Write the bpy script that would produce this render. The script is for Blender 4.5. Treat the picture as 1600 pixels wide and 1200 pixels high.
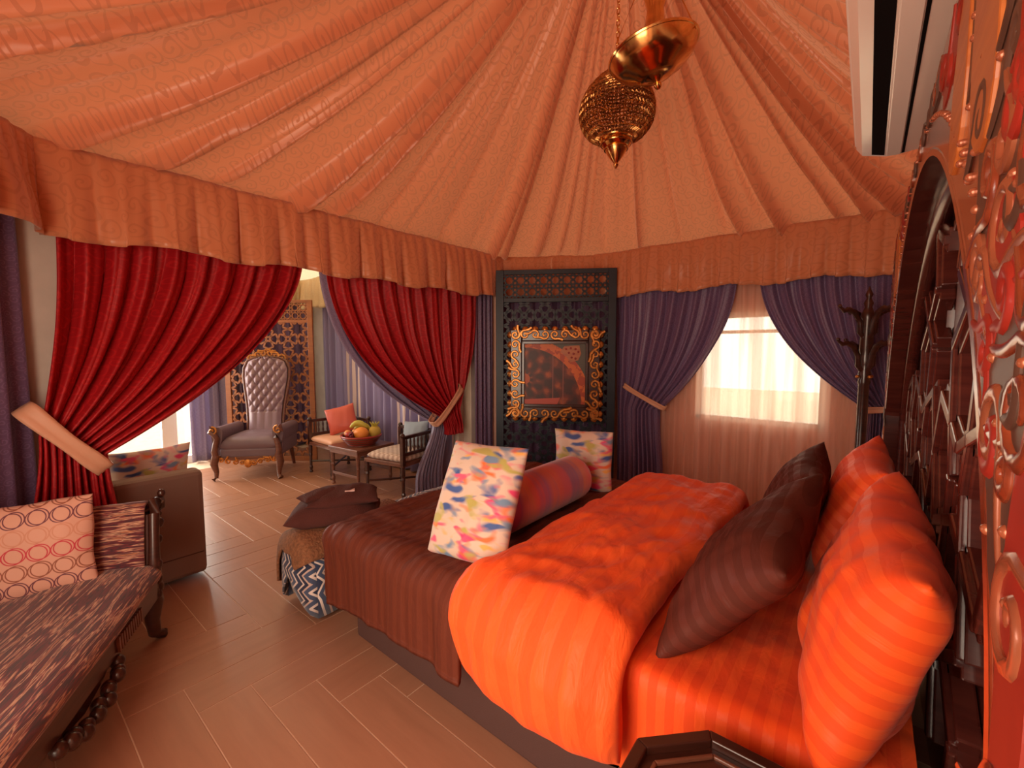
import bpy, math, random
import numpy as np
from mathutils import Vector, Matrix, noise

for o in list(bpy.data.objects): bpy.data.objects.remove(o)
SC = bpy.context.scene
COL = SC.collection
random.seed(7)
PI = math.pi
R = math.radians

# ------------------------------------------------------------------ camera
FPX, CAMH, YAW, PITCH = 680.0, 1.5, R(39.2), R(4.4)
cam = bpy.data.cameras.new('camera'); cam.sensor_width = 36; cam.lens = FPX / 1600 * 36; cam.clip_start = .02
cam_o = bpy.data.objects.new('camera', cam); COL.objects.link(cam_o)
cam_o.location = (0, 0, CAMH)
cam_o.rotation_euler = (PI / 2 - PITCH, 0, YAW - PI / 2)
SC.camera = cam_o
FW = (math.cos(YAW), math.sin(YAW)); RT = (math.sin(YAW), -math.cos(YAW))

def px(x, y, X=None, Y=None, z=None, F=None):
    """photo pixel -> point on the plane X=, Y= or z= (or at forward distance F)"""
    a = (x - 800) / FPX; b = -(y - 600) / FPX
    f = math.cos(PITCH) + b * math.sin(PITCH); u = -math.sin(PITCH) + b * math.cos(PITCH)
    d = (f * FW[0] + a * RT[0], f * FW[1] + a * RT[1], u)
    if X is not None: t = X / d[0]
    elif Y is not None: t = Y / d[1]
    elif z is not None: t = (z - CAMH) / d[2]
    else: t = F / f
    return Vector((t * d[0], t * d[1], CAMH + t * d[2]))

# ------------------------------------------------------------------ world, lights, exposure
W = bpy.data.worlds.new('world'); SC.world = W; W.use_nodes = True
W.node_tree.nodes['Background'].inputs[0].default_value = (1.0, .93, .80, 1)
W.node_tree.nodes['Background'].inputs[1].default_value = 2.9
SC.view_settings.view_transform = 'Standard'; SC.view_settings.look = 'None'
SC.view_settings.gamma = 1; SC.view_settings.exposure = 0.0
SC.view_settings.use_curve_mapping = False

def area(name, loc, target, sx, sy, power, col):
    l = bpy.data.lights.new(name, 'AREA'); l.shape = 'RECTANGLE'; l.size = sx; l.size_y = sy
    l.energy = power; l.color = col
    o = bpy.data.objects.new(name, l); COL.objects.link(o); o.location = loc
    o.rotation_euler = (Vector(target) - Vector(loc)).to_track_quat('-Z', 'Y').to_euler()
    return o
# added warm fill light behind the camera; daylight outside the next room's glass door
area('added_warm_fill', (-.92, .75, 1.25), (1.6, 1.2, .8), 1.4, 2.0, 54, (1, .72, .52))
area('door_daylight', (1.2, 7.12, 1.1), (1.9, 4.6, .3), 1.5, 1.9, 120, (1, .93, .86))

# ------------------------------------------------------------------ node helper + materials
class NT:
    def __init__(s, m): s.t = m.node_tree; s.n = s.t.nodes
    def new(s, typ, **kw):
        n = s.n.new(typ)
        for k, v in kw.items():
            if k.startswith('i_'):
                key = k[2:]; key = int(key) if key.isdigit() else key.replace('_', ' ')
                s.set(n.inputs[key], v)
            else: setattr(n, k, v)
        return n
    def set(s, inp, v):
        if isinstance(v, bpy.types.NodeSocket): s.t.links.new(v, inp)
        elif isinstance(v, bpy.types.Node): s.t.links.new(v.outputs[0], inp)
        else:
            if isinstance(v, (tuple, list)) and len(v) == 3 and inp.type == 'RGBA': v = (*v, 1)
            inp.default_value = v
    def m(s, op, a, b=0.0, c=None):
        n = s.n.new('ShaderNodeMath'); n.operation = op; s.set(n.inputs[0], a); s.set(n.inputs[1], b)
        if c is not None: s.set(n.inputs[2], c)
        return n.outputs[0]
    def mix(s, f, a, b):
        n = s.n.new('ShaderNodeMix'); n.data_type = 'RGBA'
        s.set(n.inputs['Factor'], f); s.set(n.inputs[6], a); s.set(n.inputs[7], b); return n.outputs[2]
    def ramp(s, f, stops, interp='LINEAR'):
        n = s.n.new('ShaderNodeValToRGB'); n.color_ramp.interpolation = interp
        e = n.color_ramp.elements
        while len(e) < len(stops): e.new(.5)
        for q, (p, c) in zip(e, stops): q.position = p; q.color = (*c, 1) if len(c) == 3 else c
        s.set(n.inputs[0], f); return n.outputs[0]
    def uv(s, scale=(1, 1, 1), rot=0, which='UV'):
        tc = s.n.new('ShaderNodeTexCoord'); mp = s.n.new('ShaderNodeMapping')
        mp.inputs['Scale'].default_value = scale; mp.inputs['Rotation'].default_value = (0, 0, rot)
        s.t.links.new(tc.outputs[which], mp.inputs[0]); return mp.outputs[0]
    def sep(s, v):
        n = s.n.new('ShaderNodeSeparateXYZ'); s.t.links.new(v, n.inputs[0]); return n.outputs
    def noise(s, v, scale, detail=3, dist=0):
        n = s.new('ShaderNodeTexNoise', i_Scale=scale, i_Detail=detail, i_Distortion=dist)
        if v is not None: s.t.links.new(v, n.inputs['Vector'])
        return n.outputs[0]

def base_mat(name):
    m = bpy.data.materials.new(name); m.use_nodes = True
    return m, NT(m), m.node_tree.nodes['Principled BSDF']

def mat(name, col, rough=.6, metal=0., sheen=0., coat=0., var=.0, vscale=8, bump=0., bscale=60, col2=None, stretch=(1, 1, 1), spec=.5):
    m, N, b = base_mat(name)
    b.inputs['Roughness'].default_value = rough; b.inputs['Metallic'].default_value = metal
    b.inputs['Sheen Weight'].default_value = sheen; b.inputs['Coat Weight'].default_value = coat
    b.inputs['Specular IOR Level'].default_value = spec
    b.inputs['Sheen Tint'].default_value = (*[min(1, c * 1.6 + .1) for c in col], 1)
    b.inputs['Coat Roughness'].default_value = .12
    b.inputs['Base Color'].default_value = (*col, 1)
    v = N.uv(stretch, which='Object')
    if col2 or var:
        c2 = col2 or tuple(c * (1 - var) for c in col)
        N.set(b.inputs['Base Color'], N.mix(N.ramp(N.noise(v, vscale, 4), [(.35, (0, 0, 0)), (.65, (1, 1, 1))]), col, c2))
    if bump:
        bp = N.new('ShaderNodeBump', i_Strength=bump, i_Distance=.01, i_Height=N.noise(v, bscale, 3))
        N.set(b.inputs['Normal'], bp)
    return m

def scroll_mask(N, uv, cell=.16):
    """vine scrolls of a damask weave: a spiral in every other cell, mirrored"""
    out = None
    for off, hand in (((0, 0), 1), ((.5, .5), -1)):
        mp = N.new('ShaderNodeMapping', i_Scale=(1 / cell, 1 / cell, 1), i_Location=(*off, 0)); N.set(mp.inputs[0], uv)
        nz = N.new('ShaderNodeTexNoise', i_Scale=1.3, i_Detail=1); N.set(nz.inputs['Vector'], mp)
        ad = N.new('ShaderNodeVectorMath', operation='MULTIPLY_ADD'); N.set(ad.inputs[0], nz.outputs['Color']); ad.inputs[1].default_value = (.5, .5, 0); N.set(ad.inputs[2], mp.outputs[0])
        s = N.sep(ad.outputs[0])
        x = N.m('SUBTRACT', N.m('FRACT', s[0]), .5); y = N.m('SUBTRACT', N.m('FRACT', s[1]), .5)
        r = N.m('SQRT', N.m('ADD', N.m('MULTIPLY', x, x), N.m('MULTIPLY', y, y)))
        a = N.m('ARCTAN2', y, x)
        w = N.m('SINE', N.m('ADD', N.m('MULTIPLY', a, hand), N.m('MULTIPLY', r, 26.)))
        k = N.m('MULTIPLY', N.m('GREATER_THAN', w, .45), N.m('LESS_THAN', r, .36))
        out = k if out is None else N.m('MAXIMUM', out, k)
    return out

def tent_mat(name, col, col2, trans, tw):
    m, N, b = base_mat(name)
    uv = N.uv()
    k = scroll_mask(N, uv, .14)
    c = N.mix(k, col, col2)
    N.set(b.inputs['Base Color'], c)
    N.set(b.inputs['Roughness'], N.m('ADD', .33, N.m('MULTIPLY', k, .3)))
    b.inputs['Sheen Weight'].default_value = .3
    bp = N.new('ShaderNodeBump', i_Strength=.25, i_Distance=.004, i_Height=k); N.set(b.inputs['Normal'], bp)
    t = N.new('ShaderNodeBsdfTranslucent', i_Color=trans)
    mx = N.new('ShaderNodeMixShader', i_0=tw); N.set(mx.inputs[1], b.outputs[0]); N.set(mx.inputs[2], t.outputs[0])
    N.set(m.node_tree.nodes['Material Output'].inputs[0], mx.outputs[0])
    return m

def cloth_mat(name, col, col2, rough=.7, sheen=.4, cell=.1, tw=0.):
    m, N, b = base_mat(name)
    uv = N.uv()
    k = scroll_mask(N, uv, cell)
    g = N.noise(uv, 90, 2)
    N.set(b.inputs['Base Color'], N.mix(N.m('MULTIPLY', k, N.m('ADD', .4, g)), col, col2))
    b.inputs['Roughness'].default_value = rough; b.inputs['Sheen Weight'].default_value = sheen
    b.inputs['Sheen Tint'].default_value = (*[min(1, c * 2 + .02) for c in col2], 1)
    if tw:
        t = N.new('ShaderNodeBsdfTranslucent', i_Color=col2)
        mx = N.new('ShaderNodeMixShader', i_0=tw); N.set(mx.inputs[1], b.outputs[0]); N.set(mx.inputs[2], t.outputs[0])
        N.set(m.node_tree.nodes['Material Output'].inputs[0], mx.outputs[0])
    return m

def stripe_mat(name, c1, c2, freq, axis=1, rough=(.35, .6), sheen=.2, wr=.35):
    m, N, b = base_mat(name)
    uv = N.uv(); s = N.sep(uv)
    k = N.m('GREATER_THAN', N.m('FRACT', N.m('MULTIPLY', s[axis], freq)), .5)
    N.set(b.inputs['Base Color'], N.mix(k, c1, c2))
    N.set(b.inputs['Roughness'], N.m('ADD', rough[0], N.m('MULTIPLY', k, rough[1] - rough[0])))
    b.inputs['Sheen Weight'].default_value = sheen; b.inputs['Specular IOR Level'].default_value = .18
    h = N.noise(N.uv((4, 9, 1)), 2.2, 4, .6)
    N.set(b.inputs['Normal'], N.new('ShaderNodeBump', i_Strength=wr, i_Distance=.02, i_Height=h))
    return m

def wood_mat(name, c1, c2, rough=.35, coat=.3, scale=3, stretch=(1, 1, 12)):
    m, N, b = base_mat(name)
    v = N.uv(stretch, which='Object')
    n = N.noise(v, scale, 5, 1.2)
    N.set(b.inputs['Base Color'], N.mix(N.ramp(n, [(.3, (0, 0, 0)), (.7, (1, 1, 1))]), c1, c2))
    b.inputs['Roughness'].default_value = rough; b.inputs['Coat Weight'].default_value = coat; b.inputs['Coat Roughness'].default_value = .15
    N.set(b.inputs['Normal'], N.new('ShaderNodeBump', i_Strength=.12, i_Distance=.004, i_Height=n))
    return m

M = {}
M['tent'] = tent_mat('orange_damask_canopy', (.54, .160, .072), (.40, .108, .046), (.74, .25, .11), .14)
M['valance'] = tent_mat('orange_damask_valance', (.70, .265, .125), (.62, .225, .10), (.75, .3, .15), .12)
M['cream_tent'] = tent_mat('cream_canopy', (.8, .62, .38), (.75, .55, .33), (.9, .72, .48), .4)
M['red'] = cloth_mat('red_velvet', (.36, .003, .008), (.48, .010, .014), .58, .35, .12)
M['purple'] = cloth_mat('purple_drape', (.17, .10, .20), (.25, .16, .30), .42, .4, .05, .12)
M['lilac'] = cloth_mat('lilac_drape', (.28, .23, .36), (.42, .36, .50), .45, .4, .05, .25)
M['tie'] = mat('beige_satin_tie', (.72, .38, .24), .5, sheen=.3, bump=.1)
M['navy'] = mat('navy_painted_wood', (.008, .017, .032), .45, var=.4, bump=.1)
M['dark_wood'] = wood_mat('dark_carved_wood', (.030, .009, .006), (.065, .018, .011), .3, .4)
M['mid_wood'] = wood_mat('reddish_brown_wood', (.11, .035, .020), (.19, .065, .035), .38, .25)
M['screen_wood'] = wood_mat('amber_screen_wood', (.33, .095, .018), (.22, .06, .012), .5, .15)
M['gold'] = mat('aged_gold', (.72, .28, .06), .34, .55, var=.5, vscale=40)
M['brass'] = mat('polished_brass', (.92, .55, .20), .16, 1.0, var=.3, vscale=20)
M['pierced'] = mat('pierced_brass', (.55, .25, .08), .3, .9, var=.5, vscale=40)
M['mauve_leather'] = mat('mauve_leather', (.17, .105, .125), .42, bump=.08, bscale=120)
M['tuft'] = mat('mauve_tufted', (.29, .185, .215), .4, sheen=.2)
M['grey_up'] = mat('taupe_upholstery', (.20, .115, .085), .75, bump=.2, bscale=300, sheen=.2)
M['base_up'] = mat('brown_bed_base', (.075, .030, .024), .8, bump=.25, bscale=400)
M['orange'] = stripe_mat('orange_satin_stripe', (.88, .100, .016), (.80, .072, .011), 19, 1, rough=(.48, .65), sheen=.05)
M['duvet'] = stripe_mat('orange_duvet_satin', (.90, .118, .022), (.85, .096, .016), 9, 1, rough=(.5, .62), sheen=.05, wr=.6)
M['brown_st'] = stripe_mat('brown_satin_stripe', (.105, .022, .014), (.086, .018, .011), 18, 1, rough=(.55, .7), sheen=0)
M['brown'] = stripe_mat('brown_bedspread_satin', (.130, .029, .0145), (.112, .024, .012), 16, 1, rough=(.6, .75), sheen=0, wr=.5)
M['robe'] = mat('brown_terry', (.075, .017, .012), .95, bump=.6, bscale=180, sheen=.1)
M['knit'] = mat('brown_knit', (.26, .105, .045), .9, bump=.9, bscale=90, var=.4, vscale=60)
M['white'] = mat('white_paint', (.82, .78, .74), .4)
M['label'] = mat('pink_label', (.75, .5, .45), .7)
M['wall'] = mat('peach_wall', (.80, .46, .34), .85, var=.1)
M['wallpale'] = mat('pale_wall', (.62, .55, .48), .85, var=.1)
M['grout'] = mat('floor_grout', (.66, .47, .34), .8)
M['acw'] = mat('ac_white_plastic', (.92, .82, .75), .15, coat=.6)
M['black'] = mat('black_plastic', (.008, .006, .006), .9, spec=.05)
M['coral'] = mat('coral_satin', (.55, .09, .055), .45, sheen=.3, bump=.1)
M['bluegrey'] = mat('blue_grey_cloth', (.25, .30, .36), .7, sheen=.3)
M['hb_red'] = mat('headboard_red', (.34, .022, .012), .45, coat=.12, var=.35, vscale=5)
M['hb_amber'] = wood_mat('headboard_amber', (.52, .15, .030), (.38, .09, .020), .40, .25)
M['hb_umber'] = mat('headboard_umber', (.10, .042, .027), .48, coat=.12, var=.3)
M['hb_frame'] = wood_mat('headboard_mahogany', (.26, .048, .018), (.16, .028, .012), .20, .7)
M['hb_dark'] = wood_mat('headboard_dark_panel', (.055, .010, .008), (.10, .02, .014), .22, .7)
M['hb_gilt'] = mat('headboard_bronze', (.40, .115, .055), .25, .4, coat=.3)
M['sand'] = mat('sandy_ground', (.75, .66, .52), .9, var=.2)

def special(name, fn, rough=.7, sheen=.2):
    m, N, b = base_mat(name); b.inputs['Roughness'].default_value = rough; b.inputs['Sheen Weight'].default_value = sheen
    N.set(b.inputs['Base Color'], fn(N, b)); return m

def f_floor(N, b):
    v = N.uv((1, 8, 1), which='Object')
    oi = N.new('ShaderNodeObjectInfo')
    n = N.noise(v, 2.5, 5, .8)
    c = N.mix(N.ramp(n, [(.3, (0, 0, 0)), (.75, (1, 1, 1))]), (.42, .198, .118), (.345, .155, .09))
    return N.mix(N.m('MULTIPLY', oi.outputs['Random'], .35), c, (.29, .128, .074))
M['tile'] = special('wood_look_tile', f_floor, .33, 0)

def f_ikat(N, b):                      # multicolour splashes on cream
    uv = N.uv()
    c = (.66, .49, .39)
    for i, col in enumerate([(.78, .40, .10), (.72, .05, .16), (.80, .16, .04), (.05, .10, .30), (.72, .10, .20), (.16, .25, .38), (.45, .38, .10)]):
        mp = N.new('ShaderNodeMapping', i_Location=(3.1 * i, 1.7 * i, i), i_Rotation=(0, 0, .7 + .25 * (i % 3)), i_Scale=(1, 2.1, 1)); N.set(mp.inputs[0], uv)
        n = N.noise(mp.outputs[0], 7.5, 1.5, .5)
        c = N.mix(N.ramp(n, [(.585, (0, 0, 0)), (.675, (1, 1, 1))]), c, col)
    return c
M['ikat'] = special('multicolour_splash_print', f_ikat)

def f_bolster(N, b):
    s = N.sep(N.uv()); n = N.noise(N.uv((1, .08, 1)), 16, 3)
    t = N.m('FRACT', N.m('ADD', N.m('MULTIPLY', s[0], 2.0), N.m('MULTIPLY', n, .5)))
    return N.ramp(t, [(0, (.62, .05, .02)), (.2, (.55, .03, .08)), (.35, (.25, .04, .16)), (.5, (.58, .10, .03)), (.65, (.65, .03, .03)), (.8, (.35, .05, .18)), (1, (.62, .07, .02))])
M['bolster'] = special('rainbow_stripe_silk', f_bolster, .42, .4)

def f_sofa(N, b):                      # broken multicolour stripes
    v = N.uv((1.5, 17, 1)); n = N.noise(v, 3.4, 5, .25)
    c = N.ramp(n, [(.28, (.012, .006, .008)), (.40, (.14, .012, .020)), (.47, (.035, .015, .022)), (.515, (.22, .03, .035)), (.555, (.62, .36, .22)), (.60, (.07, .012, .03)), (.68, (.52, .20, .09))])
    return c
M['sofa'] = special('striped_chenille', f_sofa, .85, .3)

def f_circles(N, b):                   # rows of rings
    uv = N.uv((13, 13, 1)); s = N.sep(uv)
    out = (.68, .36, .26); rnd = N.m('FLOOR', s[1])
    for off, wob in ((0, 0), (.12, .06)):
        x = N.m('SUBTRACT', N.m('FRACT', N.m('ADD', s[0], off)), .5); y = N.m('SUBTRACT', N.m('FRACT', N.m('ADD', s[1], wob)), .5)
        r = N.m('SQRT', N.m('ADD', N.m('MULTIPLY', x, x), N.m('MULTIPLY', y, y)))
        ring = N.m('LESS_THAN', N.m('ABSOLUTE', N.m('SUBTRACT', r, .43)), .028)
        row = N.m('FRACT', N.m('MULTIPLY', rnd, .27))
        col = N.ramp(row, [(0, (.30, .09, .05)), (.3, (.55, .04, .06)), (.55, (.62, .28, .18)), (.8, (.16, .04, .06))], 'CONSTANT')
        out = N.mix(ring, out, col)
    return out
M['circles'] = special('ring_print', f_circles)

def f_zig(N, b):
    s = N.sep(N.uv())
    z = N.m('PINGPONG', s[0], .05)
    t = N.m('FRACT', N.m('MULTIPLY', N.m('ADD', s[1], N.m('MULTIPLY', z, .9)), 8.0))
    return N.ramp(t, [(0, (.02, .03, .07)), (.28, (.66, .56, .50)), (.40, (.05, .07, .13)), (.62, (.50, .36, .30)), (.72, (.015, .02, .05)), (.9, (.62, .50, .44))], 'CONSTANT')
M['zig'] = special('zigzag_weave', f_zig, .9)

def f_check(N, b):
    s = N.sep(N.uv((22, 22, 1), R(45)))
    k = N.m('GREATER_THAN', N.m('ADD', N.m('PINGPONG', s[0], .5), N.m('PINGPONG', s[1], .5)), .5)
    return N.mix(k, (.62, .46, .36), (.40, .25, .18))
M['check'] = special('cream_diamond_weave', f_check)

def f_pale_stripe(N, b):  # thin pale vertical stripes over lilac
    uv = N.uv(); s = N.sep(uv); n = N.noise(N.uv((1, .1, 1)), 5, 2)
    k = N.m('LESS_THAN', N.m('FRACT', N.m('ADD', N.m('MULTIPLY', s[0], 6.2), N.m('MULTIPLY', n, .5))), .16)
    return N.mix(k, (.25, .20, .36), (.78, .62, .58))
M['pin'] = special('lilac_pale_stripe', f_pale_stripe, .5, .3)
def sheer():
    m, N, b = base_mat('peach_sheer')
    b.inputs['Base Color'].default_value = (.95, .62, .50, 1); b.inputs['Roughness'].default_value = .8
    t = N.new('ShaderNodeBsdfTranslucent', i_Color=(.95, .66, .52)); tr = N.new('ShaderNodeBsdfTransparent', i_Color=(1, .98, .95))
    a = N.new('ShaderNodeMixShader', i_0=.5); N.set(a.inputs[1], b.outputs[0]); N.set(a.inputs[2], t.outputs[0])
    s_ = N.sep(N.uv())                                         # the gauze lies double where its pleats overlap
    n = N.noise(N.uv((1, .04, 1)), 9, 2)
    dens = N.ramp(n, [(.42, (.50, .50, .50)), (.50, (.36, .36, .36)), (.58, (.20, .20, .20))])
    c = N.new('ShaderNodeMixShader'); N.set(c.inputs[0], dens); N.set(c.inputs[1], a.outputs[0]); N.set(c.inputs[2], tr.outputs[0])
    N.set(m.node_tree.nodes['Material Output'].inputs[0], c.outputs[0]); return m
M['sheer'] = sheer()
def glass():
    m, N, b = base_mat('window_glass')
    tr = N.new('ShaderNodeBsdfTransparent', i_Color=(.95, .97, .95)); gl = N.new('ShaderNodeBsdfGlossy', i_Roughness=.02)
    c = N.new('ShaderNodeMixShader', i_0=.06); N.set(c.inputs[1], tr.outputs[0]); N.set(c.inputs[2], gl.outputs[0])
    N.set(m.node_tree.nodes['Material Output'].inputs[0], c.outputs[0]); return m
M['glass'] = glass()

# ------------------------------------------------------------------ mesh helpers
def link(o, parent=None):
    COL.objects.link(o)
    if parent is not None: o.parent = parent
    return o
def tag(o, label=None, cat=None, group=None, kind=None):
    if label: o['label'] = label
    if cat: o['category'] = cat
    if group: o['group'] = group
    if kind: o['kind'] = kind
    return o
def empty(name, loc=(0, 0, 0), rz=0, **kw):
    o = bpy.data.objects.new(name, None); link(o); o.location = loc; o.rotation_euler = (0, 0, rz); o.empty_display_size = .1
    return tag(o, **kw)
def copy_tree(o, parent=None):
    c = o.copy(); COL.objects.link(c); c.parent = parent
    for ch in [q for q in bpy.data.objects if q.parent == o]: copy_tree(ch, c)
    return c

def raw(name, v, f, m, parent=None, smooth=True, uvs=None, bevel=0, solid=0, sub=0):
    me = bpy.data.meshes.new(name); me.from_pydata([tuple(map(float, p)) for p in v], [], [tuple(q) for q in f]); me.update()
    if uvs is not None:
        ul = me.uv_layers.new(name='UVMap')
        idx = np.empty(len(me.loops), dtype=np.int32); me.loops.foreach_get('vertex_index', idx)
        ul.data.foreach_set('uv', np.asarray(uvs, dtype=np.float32)[idx].ravel())
    me.materials.append(m)
    if smooth: me.polygons.foreach_set('use_smooth', [True] * len(me.polygons))
    o = bpy.data.objects.new(name, me); link(o, parent)
    if solid:
        md = o.modifiers.new('thickness', 'SOLIDIFY'); md.thickness = abs(solid); md.offset = -1 if solid > 0 else 1
    if bevel:
        md = o.modifiers.new('bevel', 'BEVEL'); md.width = bevel; md.segments = 2; md.limit_method = 'ANGLE'; md.angle_limit = R(40)
    if sub:
        md = o.modifiers.new('sub', 'SUBSURF'); md.levels = sub; md.render_levels = sub
    return o

class MB:
    def __init__(s): s.v = []; s.f = []
    def add(s, v, f):
        k = len(s.v); s.v += [Vector(p) for p in v]; s.f += [tuple(i + k for i in q) for q in f]; return s
    def box(s, c, d, rz=0):
        x, y, z = (q / 2 for q in d); m = Matrix.Rotation(rz, 3, 'Z')
        v = [Vector(c) + m @ Vector((a * x, b * y, e * z)) for a in (-1, 1) for b in (-1, 1) for e in (-1, 1)]
        return s.add(v, [(0, 1, 3, 2), (4, 6, 7, 5), (0, 4, 5, 1), (2, 3, 7, 6), (0, 2, 6, 4), (1, 5, 7, 3)])
    def bb(s, a, b): return s.box([(p + q) / 2 for p, q in zip(a, b)], [abs(q - p) for p, q in zip(a, b)])
    def bar(s, p, q, w, h, n):
        """straight bar p->q, width w in plane, height h along the normal n"""
        p = Vector(p); q = Vector(q); n = Vector(n).normalized(); d = (q - p).normalized(); e = n.cross(d).normalized()
        v = [b + e * (i * w / 2) + n * (j * h / 2) for b in (p, q) for i, j in ((-1, -1), (1, -1), (1, 1), (-1, 1))]
        return s.add(v, [(0, 1, 2, 3), (7, 6, 5, 4), (0, 4, 5, 1), (1, 5, 6, 2), (2, 6, 7, 3), (3, 7, 4, 0)])
    def tube(s, pts, r, n=8, flat=1.0, up=None):
        pts = [Vector(p) for p in pts]; k = len(pts); rs = r if isinstance(r, (list, tuple)) else [r] * k
        v = []; f = []
        for i, p in enumerate(pts):
            d = (pts[min(i + 1, k - 1)] - pts[max(i - 1, 0)]).normalized()
            u = Vector(up) if up is not None else (Vector((0, 0, 1)) if abs(d.z) < .9 else Vector((1, 0, 0)))
            a = d.cross(u).normalized(); b = a.cross(d)
            for j in range(n):
                t = 2 * PI * j / n; v.append(p + a * (math.cos(t) * rs[i]) + b * (math.sin(t) * rs[i] * flat))
        for i in range(k - 1):
            for j in range(n): f.append((i * n + j, i * n + (j + 1) % n, (i + 1) * n + (j + 1) % n, (i + 1) * n + j))
        f.append(tuple(reversed(range(n)))); f.append(tuple((k - 1) * n + j for j in range(n)))
        return s.add(v, f)
    def lathe(s, prof, c=(0, 0, 0), n=20, closed=True):
        v = []; f = []
        for r, z in prof:
            for j in range(n):
                t = 2 * PI * j / n; v.append((c[0] + r * math.cos(t), c[1] + r * math.sin(t), c[2] + z))
        for i in range(len(prof) - 1):
            for j in range(n): f.append((i * n + j, i * n + (j + 1) % n, (i + 1) * n + (j + 1) % n, (i + 1) * n + j))
        if closed: f.append(tuple(reversed(range(n)))); f.append(tuple((len(prof) - 1) * n + j for j in range(n)))
        return s.add(v, f)
    def ball(s, c, r, n=10, sc=(1, 1, 1)):
        k = len(s.v)
        s.lathe([(max(1e-4, math.sin(PI * i / n)) * r, -math.cos(PI * i / n) * r) for i in range(n + 1)], n=n + 4)
        for q in s.v[k:]: q.x, q.y, q.z = q.x * sc[0] + c[0], q.y * sc[1] + c[1], q.z * sc[2] + c[2]
        return s
    def prism(s, poly, fn, t0, t1):
        """polygon (list of 2-D points) extruded between depths t0 and t1; fn(a, b, t) -> point"""
        n = len(poly)
        v = [fn(a, b, t0) for a, b in poly] + [fn(a, b, t1) for a, b in poly]
        return s.add(v, [tuple(range(n)), tuple(reversed(range(n, 2 * n)))] + [(i, n + i, n + (i + 1) % n, (i + 1) % n) for i in range(n)])
    def build(s, name, m, parent=None, smooth=False, bevel=0, sub=0):
        import bmesh
        o = raw(name, s.v, s.f, m, parent, smooth, bevel=bevel, sub=sub)
        bm = bmesh.new(); bm.from_mesh(o.data); bmesh.ops.recalc_face_normals(bm, faces=bm.faces); bm.to_mesh(o.data); bm.free()
        if smooth:
            md = o.modifiers.new('sm', 'EDGE_SPLIT'); md.split_angle = R(50)
        return o

def sheet(name, fn, nu, nv, m, parent=None, solid=.006, uvfn=None, wrap=False):
    v = []; uv = []; f = []
    for i in range(nu + 1):
        for j in range(nv + 1):
            u, w = i / nu, j / nv; p = fn(u, w); v.append(p)
            uv.append(uvfn(u, w) if uvfn else (u, w))
    for i in range(nu):
        for j in range(nv):
            a = i * (nv + 1) + j; f.append((a, a + nv + 1, a + nv + 2, a + 1))
    return raw(name, v, f, m, parent, True, uv, solid=solid)

def nz(x, y=0, z=0): return noise.noise((x, y, z))
def ss(a, b, x):
    t = min(1, max(0, (x - a) / (b - a))); return t * t * (3 - 2 * t)
def lerp(a, b, t): return a + (b - a) * t

def pillow(name, w, h, t, m, center, xa, ya, wr=.012, seed=0, pinch=.06, p=3.0, n=44, sag=0, parent=None):
    """closed stuffed cushion; xa, ya = directions of its width and height"""
    xa = Vector(xa).normalized(); na = xa.cross(Vector(ya)).normalized(); ya = na.cross(xa)
    v = []; uv = []; f = []; idx = {}
    for side in (1, -1):
        for i in range(n + 1):
            for j in range(n + 1):
                edge = i in (0, n) or j in (0, n)
                if edge and side == -1: idx[side, i, j] = idx[1, i, j]; continue
                a = math.sin((2 * i / n - 1) * PI / 2) * .35 + (2 * i / n - 1) * .65; b = math.sin((2 * j / n - 1) * PI / 2) * .35 + (2 * j / n - 1) * .65
                k = max(0, (1 - abs(a) ** p)) ** .55 * max(0, (1 - abs(b) ** p)) ** .55
                x = a * w / 2 * (1 - pinch * (1 - b * b)); y = b * h / 2 * (1 - pinch * (1 - a * a))
                zz = side * t / 2 * k
                q = nz(x * 5 + seed * 7.3, y * 5, side * 3 + seed) * wr * 1.6 + nz(x * 13 + seed, y * 5 - x * 9, side * 5) * wr * .8
                q -= abs(nz(x * 6 + y * 5 + seed * 3, y * 3 - x * 2, seed + side)) * wr * .9 - wr * .25
                zz += q * k + sag * (1 - a * a) * (1 - b * b) * -.5
                x += nz(y * 7, seed, 9) * wr * .8; y += nz(x * 7, seed, 5) * wr * .8
                idx[side, i, j] = len(v); v.append(Vector(center) + xa * x + ya * y + na * zz); uv.append((x + w, y + h))
        for i in range(n):
            for j in range(n):
                q = [idx[side, i, j], idx[side, i + 1, j], idx[side, i + 1, j + 1], idx[side, i, j + 1]]
                f.append(q if side == 1 else q[::-1])
    return raw(name, v, f, m, parent, True, uv)

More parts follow.
